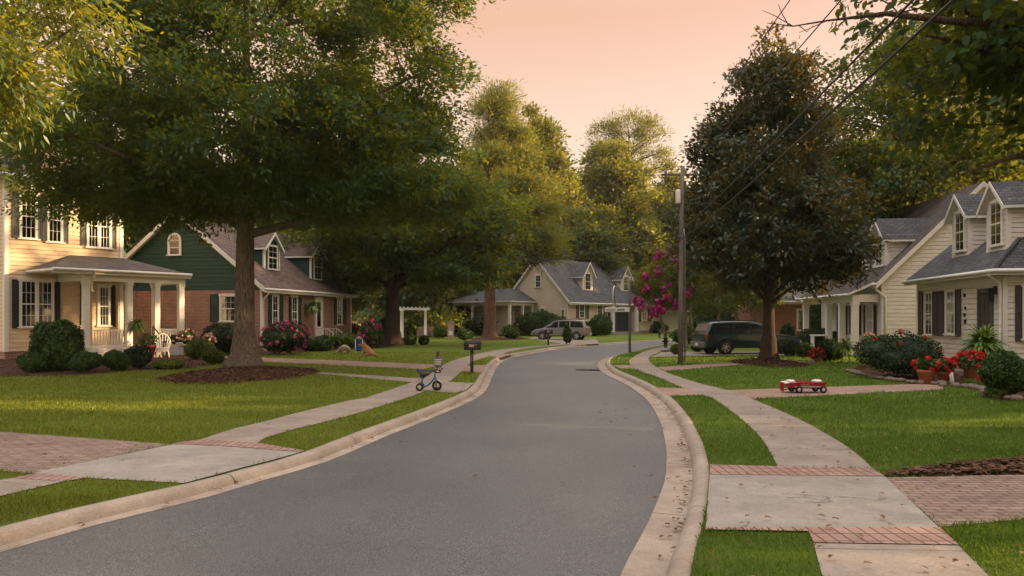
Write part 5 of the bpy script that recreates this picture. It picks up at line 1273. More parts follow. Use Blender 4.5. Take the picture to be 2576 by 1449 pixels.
M['fur_gold']=pmat('golden fur',(.36,.18,.075),.95,.3,14,.5,60); M['fur_tan']=pmat('tan fur',(.27,.19,.14),.95,.3,9,.5,60)
V,E,R=chain([('hip',(.0,.0,.36),.17),('mid',(-.14,.05,.38),.19),('chest',(-.28,.08,.32),.17),('neck',(-.40,.04,.24),.085),('head',(-.45,0,.14),.075),('muz',(-.50,-.03,.06),.045)],
 ['hip',('th',(.09,-.07,.24),.095),('hk',(.13,-.07,.11),.045),('hp',(.08,-.09,.025),.04)],['hip',('th2',(.09,.11,.24),.095),('hk2',(.13,.12,.11),.045),('hp2',(.08,.12,.025),.04)],
 ['chest',('el',(-.28,-.04,.2),.06),('wr',(-.26,-.06,.1),.04),('fp',(-.29,-.07,.025),.04)],['chest',('el2',(-.28,.18,.2),.06),('wr2',(-.26,.19,.1),.04),('fp2',(-.29,.19,.025),.04)],
 ['head',('ear',(-.42,-.085,.19),.03),('eart',(-.43,-.10,.11),.022)],['head',('ear2',(-.42,.085,.19),.03),('eart2',(-.43,.10,.11),.022)],
 ['hip',('tail',(.14,.0,.36),.035),('tail2',(.19,0,.22),.028),('tail3',(.2,0,.1),.018)])
dx,dy=G(872,891); skinned('dog','tan dog with arched back sniffing the lawn beside the blue chair','dog',(dx,dy,0),.5,V,E,R,M['fur_tan'],'dogs on the lawn')
V,E,R=chain([('hip',(.18,.0,.19),.17),('mid',(.0,.0,.33),.165),('chest',(-.15,.0,.42),.155),('neck',(-.22,.0,.53),.12),('head',(-.27,-.02,.60),.105),('muz',(-.38,-.05,.555),.06),('nose',(-.44,-.06,.545),.042)],
 ['chest',('el',(-.17,-.11,.24),.07),('wr',(-.22,-.12,.12),.045),('fp',(-.29,-.13,.035),.045)],['chest',('el2',(-.17,.11,.24),.07),('wr2',(-.22,.12,.12),.045),('fp2',(-.29,.13,.035),.045)],
 ['hip',('th',(.08,-.17,.14),.10),('st',(-.06,-.19,.06),.05),('hp',(-.15,-.19,.035),.04)],['hip',('th2',(.08,.17,.14),.10),('st2',(-.06,.19,.06),.05),('hp2',(-.15,.19,.035),.04)],
 ['head',('ear',(-.23,-.10,.60),.04),('eart',(-.22,-.125,.50),.03)],['head',('ear2',(-.23,.10,.60),.04),('eart2',(-.22,.125,.50),.03)],
 ['hip',('tl',(.36,-.02,.08),.06),('tl2',(.50,-.05,.045),.05),('tl3',(.62,-.08,.03),.025)])
dx,dy=G(925,896); skinned('dog','golden long-haired dog sitting on the lawn with tail stretched out','dog',(dx,dy,0),.1,V,E,R,M['fur_gold'],'dogs on the lawn')
for nm,P in (('eye',0),): pass
M['blue']=pmat('blue fabric',(.012,.075,.19),.8,.25,12,.2,40)
cx,cy=G(903,889); bc=thing('folding_chair','narrow blue folding lawn chair with a patterned cloth, between two dogs','chair',(cx,cy,0),.2)
b=MB(); b.add([(-.16,.0,.12),(.16,.0,.12),(.18,.06,.72),(-.18,.06,.72),(-.16,.025,.12),(.16,.025,.12),(.18,.085,.72),(-.18,.085,.72)],[(0,1,2,3),(7,6,5,4),(0,4,5,1),(1,5,6,2),(2,6,7,3),(3,7,4,0)]); b.build('back_sling',M['blue'],bc,.01)
b=MB(); b.box(-.17,.17,-.28,.0,.20,.225); b.build('seat',M['blue'],bc,.01)
b=MB()
for s in (-1,1): b.tube([(s*.18,-.3,.0),(s*.18,-.05,.3),(s*.19,.10,.76)],.014,6); b.tube([(s*.18,.16,0),(s*.18,-.28,.22)],.014,6)
b.build('frame',M['trim'],bc)
cl=MB(); cl.ball((cx,cy+.05,.80),(.14,.09,.10),12,8,0,.32,3); o=cl.build('cloth',pmat('patterned pink cloth',(.36,.14,.14),.9,.5,26)); tag(o,'bundled reddish patterned cloth on top of the blue chair','cloth')
# ---------------- mulch ----------------
ocx,ocy=G(622,941); mulch('mulch',None,0,2600,(ocx,ocy-.3,2.3,3.6,.22),3)
mcx,mcy=G(1932,914); mulch('mulch',None,0,1400,(mcx,mcy,1.35,2.7,.16),4)
mulch('mulch',[G(*p) for p in [(-200,938),(0,948),(120,947),(230,943),(330,934),(420,930),(480,927),(560,914),(575,902),(480,893),(300,885),(0,905),(-200,910)]],.012,2600,None,5)
mulch('mulch',[G(*p) for p in [(2213,1200),(2265,1186),(2330,1178),(2430,1166),(2576,1155),(3300,1120),(3300,1160),(2576,1195)]],.014,2600,None,6)
mulch('mulch',[G(*p) for p in [(540,893),(700,893),(800,884),(860,879),(960,876),(1030,862),(1000,852),(880,852),(660,872),(540,878)]],.012,900,None,7)
mulch('mulch',[G(*p) for p in [(2140,938),(2200,950),(2290,962),(2372,966),(2420,966),(2440,930),(2300,915),(2160,920)]],.012,900,None,8)
mulch('mulch',[G(*p) for p in [(2470,1000),(2520,1010),(2640,1008),(2900,990),(2900,950),(2560,955)]],.012,700,None,9)
mulch('mulch',[G(*p) for p in [(1290,856),(1330,852),(1300,846),(1180,850),(1190,858)]],.012,200,None,10)
# ---------------- stone edging ----------------
def edging(label,px,n,seed,group):
    P=resample([Vector((*G(*p),0)) for p in px],n); rg=random.Random(seed)
    for k,p in enumerate(P):
        mb=MB(); mb.ball((0,0,.05),(rg.uniform(.09,.19),rg.uniform(.09,.15),rg.uniform(.05,.09)),9,6,0,.16,seed*50+k)
        o=mb.build('edging_stone',M['stone']); o.location=(p.x+rg.uniform(-.05,.05),p.y+rg.uniform(-.08,.08),0); tag(o,label,'stone',group)
edging('loose brown stone in the low border round the rose bed',[(2142,936),(2170,945),(2215,954),(2262,961),(2310,967),(2370,968)],22,2,'stones round the rose bed')
edging('flat stone in the row under the round corner bush',[(2372,972),(2430,975),(2475,985),(2490,1000),(2560,1008)],16,4,'stones under the corner bush')
# ---------------- potted plants ----------------
def potted(label,loc,r,h,fr,fz,flower,n=26,pm='terracotta',seed=1,leaf='shrub_leaf',group='potted red geraniums'):
    t=thing('potted_plant',label,'potted plant',loc,0,group)
    p=MB(); p.lathe(pot_profile(r,h),(0,0,0),22); p.build('pot',M[pm],t)
    rng=np.random.default_rng(seed)
    P=ellipsoid_pts(rng,420,(0,0,h+fz*.4),(fr*.92,fr*.92,fz*.62),.4); P[:,2]=np.maximum(P[:,2],h*.85)
    V,F=leaves(P,rng,.085,.075,.45); npmesh('foliage',V,F,M[leaf],t)
    if flower:
        Q=ellipsoid_pts(rng,n,(0,0,h+fz*.48),(fr,fr,fz*.66),.85); Q=Q[Q[:,2]>h*.98]
        flower_heads('blossoms',Q,rng,.075,M[flower],t,26)
    return t
potted('red geranium in a wide terracotta pot at the end of the brick path',(*G(2328,966),0),.23,.42,.33,.34,'red',20,seed=2)
potted('red geranium in darker terracotta pot wrapped in white cloth',(*G(2374,964),0),.19,.34,.33,.36,'red',24,seed=3)
potted('bushy red geranium in tall terracotta pot below the fern',(*G(2441,962),.12),.2,.34,.46,.40,'red',34,seed=4)
t=thing('planter_trough','shallow red trough planter beside the front step','planter',(*G(2480,968),.1),.1)
b=MB(); P0=[(-.24,-.1),(.24,-.1),(.24,.1),(-.24,.1)]
vs=[(x*.9,y*.85,0) for x,y in P0]+[(x,y,.15) for x,y in P0]+[(x*.93,y*.86,.15) for x,y in P0]+[(x*.93,y*.86,.11) for x,y in P0]
fs=[(3,2,1,0),(12,13,14,15)]
for k in (0,4,8): fs+=[(k+i,k+(i+1)%4,k+4+(i+1)%4,k+4+i) for i in range(4)]
b.add(vs,fs); b.build('trough',M['red_paint'],t,.006)
cl=MB(); x,y=G(2393,966); cl.tube([(x,y,.02),(x+.02,y,.14),(x-.01,y,.26),(x+.03,y,.33)],[.07,.055,.06,.03],9); o=cl.build('cloth',M['cloth_white']); tag(o,'small white cloth hanging beside the darker geranium pot','cloth')
# fern on a stand by the door
fx,fy,_=XZ(2473,860,23.6); z0=XZ(2473,903,23.6)[2]
t=thing('plant_stand','pale narrow stand under the big fern by the front door','plant stand',(fx,fy,0))
b=MB(); b.box(-.2,.2,-.2,.2,z0-.05,z0); 
for sx in (-.16,.16):
    for sy in (-.16,.16): b.box(sx-.02,sx+.02,sy-.02,sy+.02,0,z0-.05)
b.box(-.16,.16,-.16,.16,.2,.23); b.build('frame',M['trim'],t)
t,mb=fern('potted_fern','big arching green fern in dark red pot beside the front door','potted plant',(fx,fy,z0),.72,n=210,seed=6,droop=.72)
o=mb.build('fronds',M['fern'],t); o.location=(0,0,.40)
p=MB(); p.lathe(pot_profile(.22,.36),(0,0,0),20); p.build('pot',pmat('oxblood glaze',(.07,.02,.018),.5,.2,9),t)
# fern near the white porch
fx,fy=G(2127,912); t,mb=fern('potted_fern','light green fern on thin iron stand beside the white porch','potted plant',(fx,fy,0),.62,n=70,seed=8)
o=mb.build('fronds',M['fern'],t); o.location=(0,0,.62)
p=MB(); p.lathe(pot_profile(.17,.22),(0,0,.42),14)
for k in range(4): a=PI/2*k+.4; p.tube([(.15*math.cos(a),.15*math.sin(a),.45),(.22*math.cos(a),.22*math.sin(a),0)],.012,5)
p.build('stand',M['black_metal'],t)
potted('single red geranium clump on the ground near the white porch',(*G(2056,910),0),.18,.14,.36,.42,'red',26,seed=12)
potted('pink flowers in a pot on the white porch steps',(*XZ(2188,880,33.5)[:2],.25),.2,.3,.42,.6,'blush',26,'trim',seed=13,group='potted flowers')
# ferns hung on the left porches
def hanging(label,p,hang_from,R,seed,m='fern'):
    t,mb=fern('hanging_fern',label,'hanging plant',p,R,n=60,seed=seed,droop=1.25); mb.build('fronds',M[m],t)
    b=MB(); b.lathe([(.06,-.18),(.14,-.1),(.17,0),(.15,0),(.01,-.02)],(0,0,0),12)
    for k in range(3): a=2*PI*k/3; b.tube([(.16*math.cos(a),.16*math.sin(a),0),(0,0,hang_from-p[2])],.006,4)
    b.build('basket',M['black_metal'],t)
X=FG.world(FG.front(787,770,-.45)[0],-.45); z=FG.front(787,772,-.45)[1]; hanging('fern in hanging basket by the brick house door',(X[0],X[1],z),3.35,.75,3)
X=FY.world(YPOST[1]+.25,-PDY-.25); zf=FY.front(343,818,-PDY)[1]; hanging('fern in hanging basket beside the yellow house porch post',(X[0],X[1],zf),3.6,.62,5,'shrub_light')
# porch-side planters and furniture of the yellow house
X=FY.world(YPOST[1]+.35,-PDY-1.15); t=potted('leafy plant in big red tub with white label by the porch steps',(X[0],X[1],0),.36,.62,.5,.55,None,pm='red_paint',seed=21,group='porch flower pots')
b=MB(); b.add([(.362*math.cos(a)*k,.362*math.sin(a)*k,z) for (z,k) in ((.14,.78),(.46,.99)) for a in (-1.9,-1.6,-1.3,-1.0)],[(0,1,5,4),(1,2,6,5),(2,3,7,6)]); b.build('label_plate',M['cloth_white'],t)
M['label_ink']=pmat('label ink',(.2,.08,.1),.7)
b=MB()
for k in range(4):
    z=.2+.06*k; q=.80+.05*k
    b.add([(.366*math.cos(a)*q*1.03,.366*math.sin(a)*q*1.03,zz) for zz in (z,z+.025) for a in (-1.75,-1.5,-1.2)],[(0,1,4,3),(1,2,5,4)])
b.build('lettering',M['label_ink'],t)
X=FY.world(YPOST[2]+.55,-PDY-1.0); t=thing('bench','black garden bench in front of the porch railing','bench',(X[0],X[1],0),FY.a)
b=MB(); b.box(-.65,.65,-.24,.24,.55,.62); b.build('seat',M['black_metal'],t); 
for x in (-.6,.6):
    for y in (-.2,.2): b=MB(); b.box(x-.035,x+.035,y-.035,y+.035,0,.55); b.build('leg',M['black_metal'],t)
b=MB()
for k in range(3): b.box(-.65,.65,.2,.24,.70+.14*k,.79+.14*k)
for x in (-.62,.62): b.box(x-.03,x+.03,.2,.25,.62,1.1)
b.build('backrest',M['black_metal'],t)
X=FY.world(YPOST[2]+.95,-PDY-1.05); potted('pale mixed flowers in a pot standing on the black bench',(X[0],X[1],.62),.17,.2,.4,.5,'blush',34,pm='black_metal',seed=22,leaf='shrub_light',group='porch flower pots')
X=FY.world(YPOST[2]+.35,-PDY-1.0); potted('small pot of white and dark flowers at the handrail end of the bench',(X[0],X[1],.62),.13,.16,.26,.3,'blush',14,pm='black_metal',seed=24,leaf='shrub_dark',group='porch flower pots')
X=FY.world(YPOST[2]+1.75,-PDY-1.7); potted('blush blossoms on thin stem at the far end of the bench',(X[0],X[1],0),.15,.3,.36,.75,'blush',40,pm='black_metal',seed=23,leaf='shrub_light',group='porch flower pots')
X=FY.world(YPOST[1]+.95,-PDY-1.35); t=thing('wicker_chair','white wicker chair with rounded back beside the porch steps','chair',(X[0],X[1],0),FY.a-.5)
b=MB(); 
for k in range(9):
    a=PI*k/8; b.tube([(.3*math.cos(a)*.8,.22,.48),(.34*math.cos(a),.27,.62+.5*math.sin(a))],.018,5)
b.tube([(.35*math.cos(PI*k/12),.27,.62+.52*math.sin(PI*k/12)) for k in range(13)],.026,6); b.build('backrest',M['trim'],t)
b=MB(); b.box(-.3,.3,-.28,.24,.42,.49); b.box(-.28,.28,-.26,.22,.3,.42); b.build('seat',M['trim'],t)
for x in (-.25,.25):
    for y in (-.22,.2): b=MB(); b.tube([(x,y,.3),(x*1.1,y*1.1,0)],.03,6); b.build('leg',M['trim'],t)
# ---------------- shrubs ----------------
SG='clipped shrubs and bushes'
def B(label,px,py,w,h,m='shrub_leaf',n=2200,depth=None,L=.075,**k):
    x,y=G(px,py); s=y/FOC; rx=w*.5*s; rz=h*.5*s
    return bush(label,(x,y+rx*.55),(rx,(depth*s*.5 if depth else rx),rz),M[m],n=n,L=L*max(1,y/24),W=L*.62*max(1,y/24),group=k.pop('group',SG),**k)
B('tall boxy dark hedge bush in front of the yellow house window',128,934,100,122,'shrub_leaf',5200,seed=31,lobes=1,boxy=True,L=.10)
B('low round bush at the outer corner of the yellow house',66,939,66,52,seed=32,lobes=3,n=2400)
B('round bush just past the tall boxy bush, under the first porch post',203,939,76,56,seed=33,lobes=3,n=2600)
B('round bush under the middle of the porch railing',281,935,68,54,seed=34,lobes=3,n=2400)
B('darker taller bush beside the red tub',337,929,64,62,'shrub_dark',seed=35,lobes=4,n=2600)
B('bright green rounded bush behind the bench',490,906,66,56,'shrub_light',seed=36,lobes=3,n=2400)
B('bright green bush nearest the oak trunk',526,917,56,44,'shrub_light',seed=37,lobes=3,n=2200)
B('low sprawling green plant at the foot of the porch steps',410,930,84,24,'shrub_light',seed=38,lobes=4,n=1300)
B('dark azalea bush with a few magenta blooms against the brick gable',552,894,112,84,'shrub_dark',3400,seed=41,flowers=M['magenta'],fn=16,fr=.12)
B('small dark azalea near the yellow house corner by the brick gable',478,884,60,72,'shrub_dark',1800,seed=61,flowers=M['magenta'],fn=6,fr=.12)
B('large azalea bush covered in pink blossom beside the oak trunk',705,894,128,90,'shrub_dark',3600,seed=42,flowers=M['pink'],fn=130,fr=.115)
B('low leafy plant with red blooms next to the pink azalea',770,884,46,34,'shrub_leaf',900,seed=43,flowers=M['pink'],fn=14,fr=.1,lobes=3)
B('round clipped boxwood in front of the brick house door',807,884,52,40,'shrub_leaf',1700,seed=44,lobes=1)
B('broad loose green bush behind the tan dog',862,880,76,44,'shrub_light',1900,seed=45)
B('rose bush full of coral and pink blooms past the brick house corner',936,876,64,74,'shrub_leaf',2200,seed=46,flowers=M['pink'],fn=70,fr=.15)
B('dark evergreen bush behind the coral rose bush',972,868,58,70,'shrub_dark',2000,seed=47)
B('small rose bush with deep red blooms at the brick house corner',886,866,42,56,'shrub_dark',1300,seed=48,flowers=M['magenta'],fn=30,fr=.16)
B('small yellowish ball bush at the foot of the shade tree',1030,868,32,26,'shrub_light',900,seed=49,lobes=1)
B('black-green ball topiary standing alone on the far lawn',1065,868,25,24,'shrub_dark',900,seed=50,lobes=1)
B('green bush beside the pale pedestal',1108,852,40,34,'shrub_light',800,seed=51)
B('round bush on the lawn between pedestal and pine',1170,857,44,30,'shrub_leaf',900,seed=52,lobes=3)
B('round light bush near the pine trunk',1283,853,40,36,'shrub_light',1000,seed=53,lobes=2)
B('dark hedge bush beside the orange porch post',1270,843,42,30,'shrub_leaf',900,seed=54)
B('long thick hedge in front of the beige gable wall',1362,846,142,66,'shrub_leaf',3600,seed=55,depth=50,lobes=7)
B('large rounded hedge bush between van and white entry post',1512,846,72,56,'shrub_leaf',2400,seed=56,lobes=5)
B('low round bush behind the van tailgate',1502,842,36,24,'shrub_leaf',900,seed=57,lobes=2)
B('slim loose shrub in front of the silver van',1427,867,22,54,'shrub_leaf',700,seed=58,lobes=3)
B('clipped low hedge at the white garage',1655,838,62,30,'shrub_leaf',1300,seed=59,depth=40,lobes=4)
B('dark red flowering bush above the garage hedge',1654,832,38,40,'shrub_dark',800,seed=60,flowers=M['red'],fn=26,fr=.22)
B('big rose bush with red and pink blooms by the cream house',2292,955,208,122,'shrub_dark',5600,seed=71,flowers=M['red'],fn=26,fr=.075,lobes=7,L=.085)
B('large round bush at the right corner of the cream house',2548,1004,112,126,'shrub_leaf',6200,seed=72,lobes=4,L=.075)
B('low grassy plant under the large round bush',2520,1002,66,36,'shrub_light',900,seed=73)
B('round leafy bush in front of the white porch',2098,910,72,60,'shrub_dark',2000,seed=74)
B('bush just past the magnolia trunk',1990,897,44,44,'shrub_dark',1300,seed=75)
B('small bush on the mulch side of the white porch',2032,902,46,40,'shrub_leaf',1300,seed=76)
B('clipped dark hedge along the white porch',2070,884,96,54,'shrub_dark',2200,seed=77,depth=40,boxy=True,lobes=1)
B('tall rounded evergreen behind the porch hedge',2056,872,62,118,'shrub_leaf',2600,seed=78,lobes=1)
B('green shrub between brick wall and magnolia trunk',1985,880,36,70,'shrub_dark',1500,seed=79)
B('low green bush at the foot of the crape myrtle',1703,892,32,26,'shrub_light',900,seed=80,lobes=2)
B('dark bush behind the tailgate of the green car',1757,886,34,26,'shrub_dark',900,seed=81,lobes=2)
B('leafy bush behind the utility pole',1728,868,80,46,'shrub_leaf',1400,seed=82)
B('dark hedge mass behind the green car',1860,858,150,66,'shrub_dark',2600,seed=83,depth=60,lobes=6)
B('green bush inside the white porch YPOST',2240,888,70,56,'shrub_dark',1400,seed=84)
B('hedge behind the pergola',1100,846,180,48,'shrub_dark',2200,seed=85,depth=40,lobes=7)
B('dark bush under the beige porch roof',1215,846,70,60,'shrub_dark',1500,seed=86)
# ---------------- small things in the far gardens ----------------
dA=XZ(1010,800,70); t=thing('pergola','white pergola with round columns beyond the shade tree','pergola',(*XZ(1040,800,70)[:2],0),.1)
for x in (-1.1,1.1):
    for y in (0,1.8): b=MB(); b.lathe([(.17,0),(.17,.1),(.13,.15),(.11,2.5),(.15,2.55),(.15,2.65)],(x,y,0),12); b.build('column',M['trim'],t)
b=MB(); b.box(-1.5,1.5,-.1,.1,2.65,2.83); b.box(-1.5,1.5,1.7,1.9,2.65,2.83)
for k in range(8): b.box(-1.3+.37*k,-1.24+.37*k,-.3,2.1,2.835,2.95)
b.build('rafters',M['trim'],t)
t=thing('garden_pedestal','pale pink garden pedestal with a plaque on the far lawn','pedestal',(*G(1134,853),0))
b=MB(); b.box(-.34,.34,-.2,.2,0,.12); b.box(-.28,.28,-.16,.16,.12,1.5); b.box(-.33,.33,-.2,.2,1.5,1.6); b.build('plinth',pmat('pink stone',(.36,.25,.21),.9,.25,5),t)
b=MB(); b.box(-.18,.18,-.175,-.161,.35,.75); b.build('plaque',M['trim'],t)
for i,(px,py,lab) in enumerate(((1063,851,'brown wicker armchair nearer the pergola column'),(1095,850,'brown wicker armchair next to the pink pedestal'))):
    t=thing('garden_chair',lab,'chair',(*G(px,py),0),.4*i,'wicker garden chairs'); wm=M.setdefault('wicker',pmat('wicker',(.26,.17,.12),.9,.3,18,.4,50))
    b=MB(); b.box(-.5,.5,-.4,.4,.12,.45); b.build('seat',wm,t,.05); b=MB(); b.box(-.5,.5,.32,.46,.46,1.05); b.build('backrest',wm,t,.05)
    for s in (-1,1): b=MB(); b.box(min(s*.5,s*.38),max(s*.5,s*.38),-.4,.32,.46,.72); b.build('armrest',wm,t,.04)
t=thing('covered_cart','low cart under a dark green ribbed tarpaulin beside the entry','cart',(*G(1606,838),0),.15)
b=MB(); K=14; vs=[]
for i in range(K+1):
    x=-1.7+3.4*i/K; h=1.15+.25*math.sin(PI*i/K)+.03*(i%2)
    vs+=[(x,-.85,.5),(x,-.7,h*.8),(x,-.25,h),(x,.25,h),(x,.7,h*.8),(x,.85,.5)]
b.add(vs,[(6*i+j,6*(i+1)+j,6*(i+1)+j+1,6*i+j+1) for i in range(K) for j in range(5)]+[(0,1,2,3,4,5),tuple(range(6*K+5,6*K-1,-1))],0,True); b.build('tarpaulin',pmat('green tarpaulin',(.02,.06,.04),.6,.3,5,.3,12),t)
b=MB(); b.box(-1.6,1.6,-.7,.7,.25,.6); b.build('cart_bed',M['dark'],t)
for x in (-1.1,1.1):
    b=MB(); b.lathe([(.15,-.08),(.28,-.08),(.3,0),(.28,.08),(.15,.08)],(x,-.8,.3),16,0,'y'); b.build('wheel',M['rubber'],t)
t=thing('motor_scooter','red and white scooter parked beside the green covered cart','scooter',(*G(1634,838),0),.35)
for x in (-.62,.62):
    b=MB(); b.lathe([(.17,-.07),(.28,-.06),(.3,0),(.28,.06),(.17,.07)],(x,0,.3),18,0,'y'); w_=b.build('wheel',M['rubber'],t)
b=MB(); b.tube([(-.7,0,.62),(-.35,0,.7),(-.05,0,.5),(.2,0,.36),(.42,0,.6),(.5,0,1.0)],[.12,.2,.17,.12,.13,.09],10); b.build('body',M['red_paint'],t)
b=MB(); b.tube([(-.7,0,.8),(-.3,0,.86),(.0,0,.8)],[.09,.13,.1],10); b.build('seat',M['rubber'],t)
b=MB(); b.tube([(.5,-.32,1.1),(.5,0,1.05),(.5,.32,1.1)],.03,6); b.tube([(.48,0,1.0),(.62,0,.3)],.04,6); b.build('handlebar',M['black_metal'],t)
b=MB(); b.ball((.52,0,1.2),(.16,.22,.16),10,8); b.build('windshield',M['red_paint'],t)
cl=MB(); x,y=G(1616,838); cl.ball((x,y-.6,.55),(.5,.35,.55),14,9,0,.12,4); o=cl.build('cloth_cover',pmat('speckled cover',(.42,.38,.36),.9,.45,14)); tag(o,'speckled white cloth cover between the cart and the scooter','cover')
for px,py,h,lab,m in ((1674,881,1.05,'small dark cast-iron hydrant near the inside kerb by the pole','black_metal'),(1660,850,.8,'small dark garden figure on the far lawn below the hedge','black_metal')):
    t=thing('hydrant' if h>1 else 'garden_statue',lab,'hydrant' if h>1 else 'statue',(*G(px,py),0))
    b=MB(); b.lathe([(.17,0),(.17,.06),(.11,.08),(.105,h*.62),(.14,h*.63),(.14,h*.69),(.10,h*.72),(.085,h*.86),(.03,h*.96),(.03,h)],(0,0,0),14); b.build('barrel' if h>1 else 'figure',M[m],t)
    b=MB(); b.lathe([(.06,-.18),(.06,.18)],(0,0,h*.5),10,0,'x'); b.build('outlet' if h>1 else 'arms',M[m],t)
t=thing('rock_edging','pale stones and a white crate bed under the crape myrtle','rocks',(*G(1694,885),0)); b=MB(); rg=random.Random(2)
for k in range(7): b.ball((rg.uniform(-.6,.6),rg.uniform(-.3,.3),.1),(rg.uniform(.15,.3),.18,rg.uniform(.1,.2)),9,6,0,.15,k)
b.build('stones',M['pad'],t)
t=thing('letter_tray','white narrow porch bench glimpsed over the clipped hedge','bench',(*XZ(2062,841,40)[:2],0)); b=MB(); b.box(-.45,.45,-.2,.2,.95,1.02); b.build('seat',M['trim'],t)
for x in (-.38,.38): b=MB(); b.box(x-.04,x+.04,-.15,.15,0,.95); b.build('leg',M['trim'],t)
# white car seen through the pergola
vx,vy,_=XZ(1108,800,84)
car('estate_car','white car half hidden behind the pergola and the hedge','car',(vx-1.5,vy,0),.2,M['trim'],suv,4.9,1.85,[[(.36,1.10),(.46,1.58),(1.56,1.62),(1.56,1.10)],[(1.68,1.10),(1.68,1.62),(2.48,1.62),(2.48,1.10)],[(2.6,1.10),(2.6,1.60),(2.98,1.575),(3.22,1.46),(3.5,1.12)]],[(.195,),(.80,)],.36,'parked cars',False)
SUNV=Vector((.95,.30,0)); 
# -------- the big oak on the lawn --------
ox,oy=G(624,925); oy-=.3
tree('huge spreading oak with thick grey trunk in the mulch circle',(ox,oy,.1),.41,5.6,[((0.3,0,12.0),(8.4,6.8,4.2),92),((-.6,-.6,8.2),(8.3,6.2,1.9),82),((2.5,.5,15.2),(6.2,6,3.2),44),((-3.2,0,6.55),(4.8,4.6,.9),26),((4.2,-.3,6.4),(4.2,4.3,.9),30)],
     M['oak_leaf'],M['bark'],'oak_tree','tree','trees of the front gardens',seed=5,limbs=16,clump=(1.15,.62),per=760,L=.20,W=.085,up=.25,top=15.5,shell=.45,flare=1.75,droop=.05,hang=.25)
# -------- bright boughs of the tree at the outer left --------
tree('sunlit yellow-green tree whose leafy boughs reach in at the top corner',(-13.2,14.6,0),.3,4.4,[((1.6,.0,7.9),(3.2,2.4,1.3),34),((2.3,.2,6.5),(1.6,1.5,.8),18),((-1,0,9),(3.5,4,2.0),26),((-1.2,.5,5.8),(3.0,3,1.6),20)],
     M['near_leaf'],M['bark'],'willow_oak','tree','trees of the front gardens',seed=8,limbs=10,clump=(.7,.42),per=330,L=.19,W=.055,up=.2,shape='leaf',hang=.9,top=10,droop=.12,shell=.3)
# -------- magnolia --------
mx,my=G(1936,909)
tree('dark conical magnolia with bronze leaf backs standing in a mulch circle',(mx,my,.1),.30,2.6,[((0,0,4.9),(4.1,3.9,1.9),105),((0,0,7.0),(3.7,3.5,2.0),90),((.1,0,9.4),(2.9,2.8,2.0),60),((.2,0,11.6),(1.8,1.8,1.6),30),((.2,0,13.2),(.75,.75,.95),9),((-2.8,0,9.3),(.9,.9,.5),4)],
     M['mag_leaf'],M['bark_dark'],'magnolia_tree','tree','trees of the front gardens',seed=11,limbs=14,clump=(.62,.5),per=270,L=.20,W=.095,up=.3,shape='leaf',top=13.2,shell=.55,flare=1.5)
# -------- overhanging shade tree at the right --------
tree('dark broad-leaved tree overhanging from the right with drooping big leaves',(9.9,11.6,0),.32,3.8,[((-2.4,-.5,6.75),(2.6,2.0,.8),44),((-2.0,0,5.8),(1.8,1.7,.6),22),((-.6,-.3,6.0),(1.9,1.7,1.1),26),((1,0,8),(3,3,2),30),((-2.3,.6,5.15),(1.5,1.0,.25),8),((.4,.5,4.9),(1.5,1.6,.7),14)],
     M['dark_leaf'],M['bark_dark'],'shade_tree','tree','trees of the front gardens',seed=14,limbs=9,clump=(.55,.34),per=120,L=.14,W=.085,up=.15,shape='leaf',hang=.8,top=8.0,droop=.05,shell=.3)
o_=SC.objects.get('shade_tree'); tw=MB(); rt=random.Random(6); B0=Vector((9.9,11.6,0))
def twp(px,py,d): return Vector(XZ(px,py,d))-B0
main=[twp(2560,60,10.8),twp(2380,52,10.2),twp(2230,34,9.8),twp(2080,52,9.6),twp(1995,66,9.5),twp(1930,58,9.5)]
tw.tube(main,[.075,.05,.032,.012,.008,.004],6)
for a,b,c in (((1995,66),(1950,40),(1918,26)),((1960,62),(1935,75),(1905,72)),((2010,64),(2030,80),(2048,62)),((1985,66),(1965,30),(1958,10)),((2080,52),(2040,70),(2010,82))):
    tw.tube([twp(*a,9.5),twp(*b,9.45),twp(*c,9.4)],[.007,.005,.003],5)
tw.tube([twp(2700,300,12),twp(2560,180,11.6),twp(2440,110,11.2),twp(2330,90,10.6)],[.09,.06,.04,.02],6)
tw.tube([twp(2700,420,11.8),twp(2560,392,11.4),twp(2470,420,11),twp(2420,440,10.8)],[.06,.04,.025,.01],6)
tw.build('bare_branch',M['bark_dark'],o_)
# -------- trees behind the houses on the right --------
TB='trees behind the houses'
tree('tall dark green tree rising behind the white gabled house',(24.5,47,0),.4,6,[((0,0,14),(6.5,5,5.5),80),((-2.5,-1,10),(5,4,2.6),46),((3,0,18),(5,5,3.5),40)],M['dark_leaf'],M['bark_dark'],'shade_tree','tree',TB,seed=17,limbs=12,clump=(1.4,.6),per=260,L=.30,W=.15,top=18,hang=.4,shell=.4,branch_k=.2)
tree('golden backlit tree hanging over the white house roof',(30.0,53,0),.4,6,[((0,0,12),(6,5,4),60),((-4.5,-2,9.2),(3.6,3,1.9),34),((2,0,17),(6,5,4),50)],M['gold_leaf'],M['bark'],'shade_tree','tree',TB,seed=18,limbs=12,clump=(1.3,.6),per=230,L=.28,W=.14,top=17,hang=.6,shell=.4)
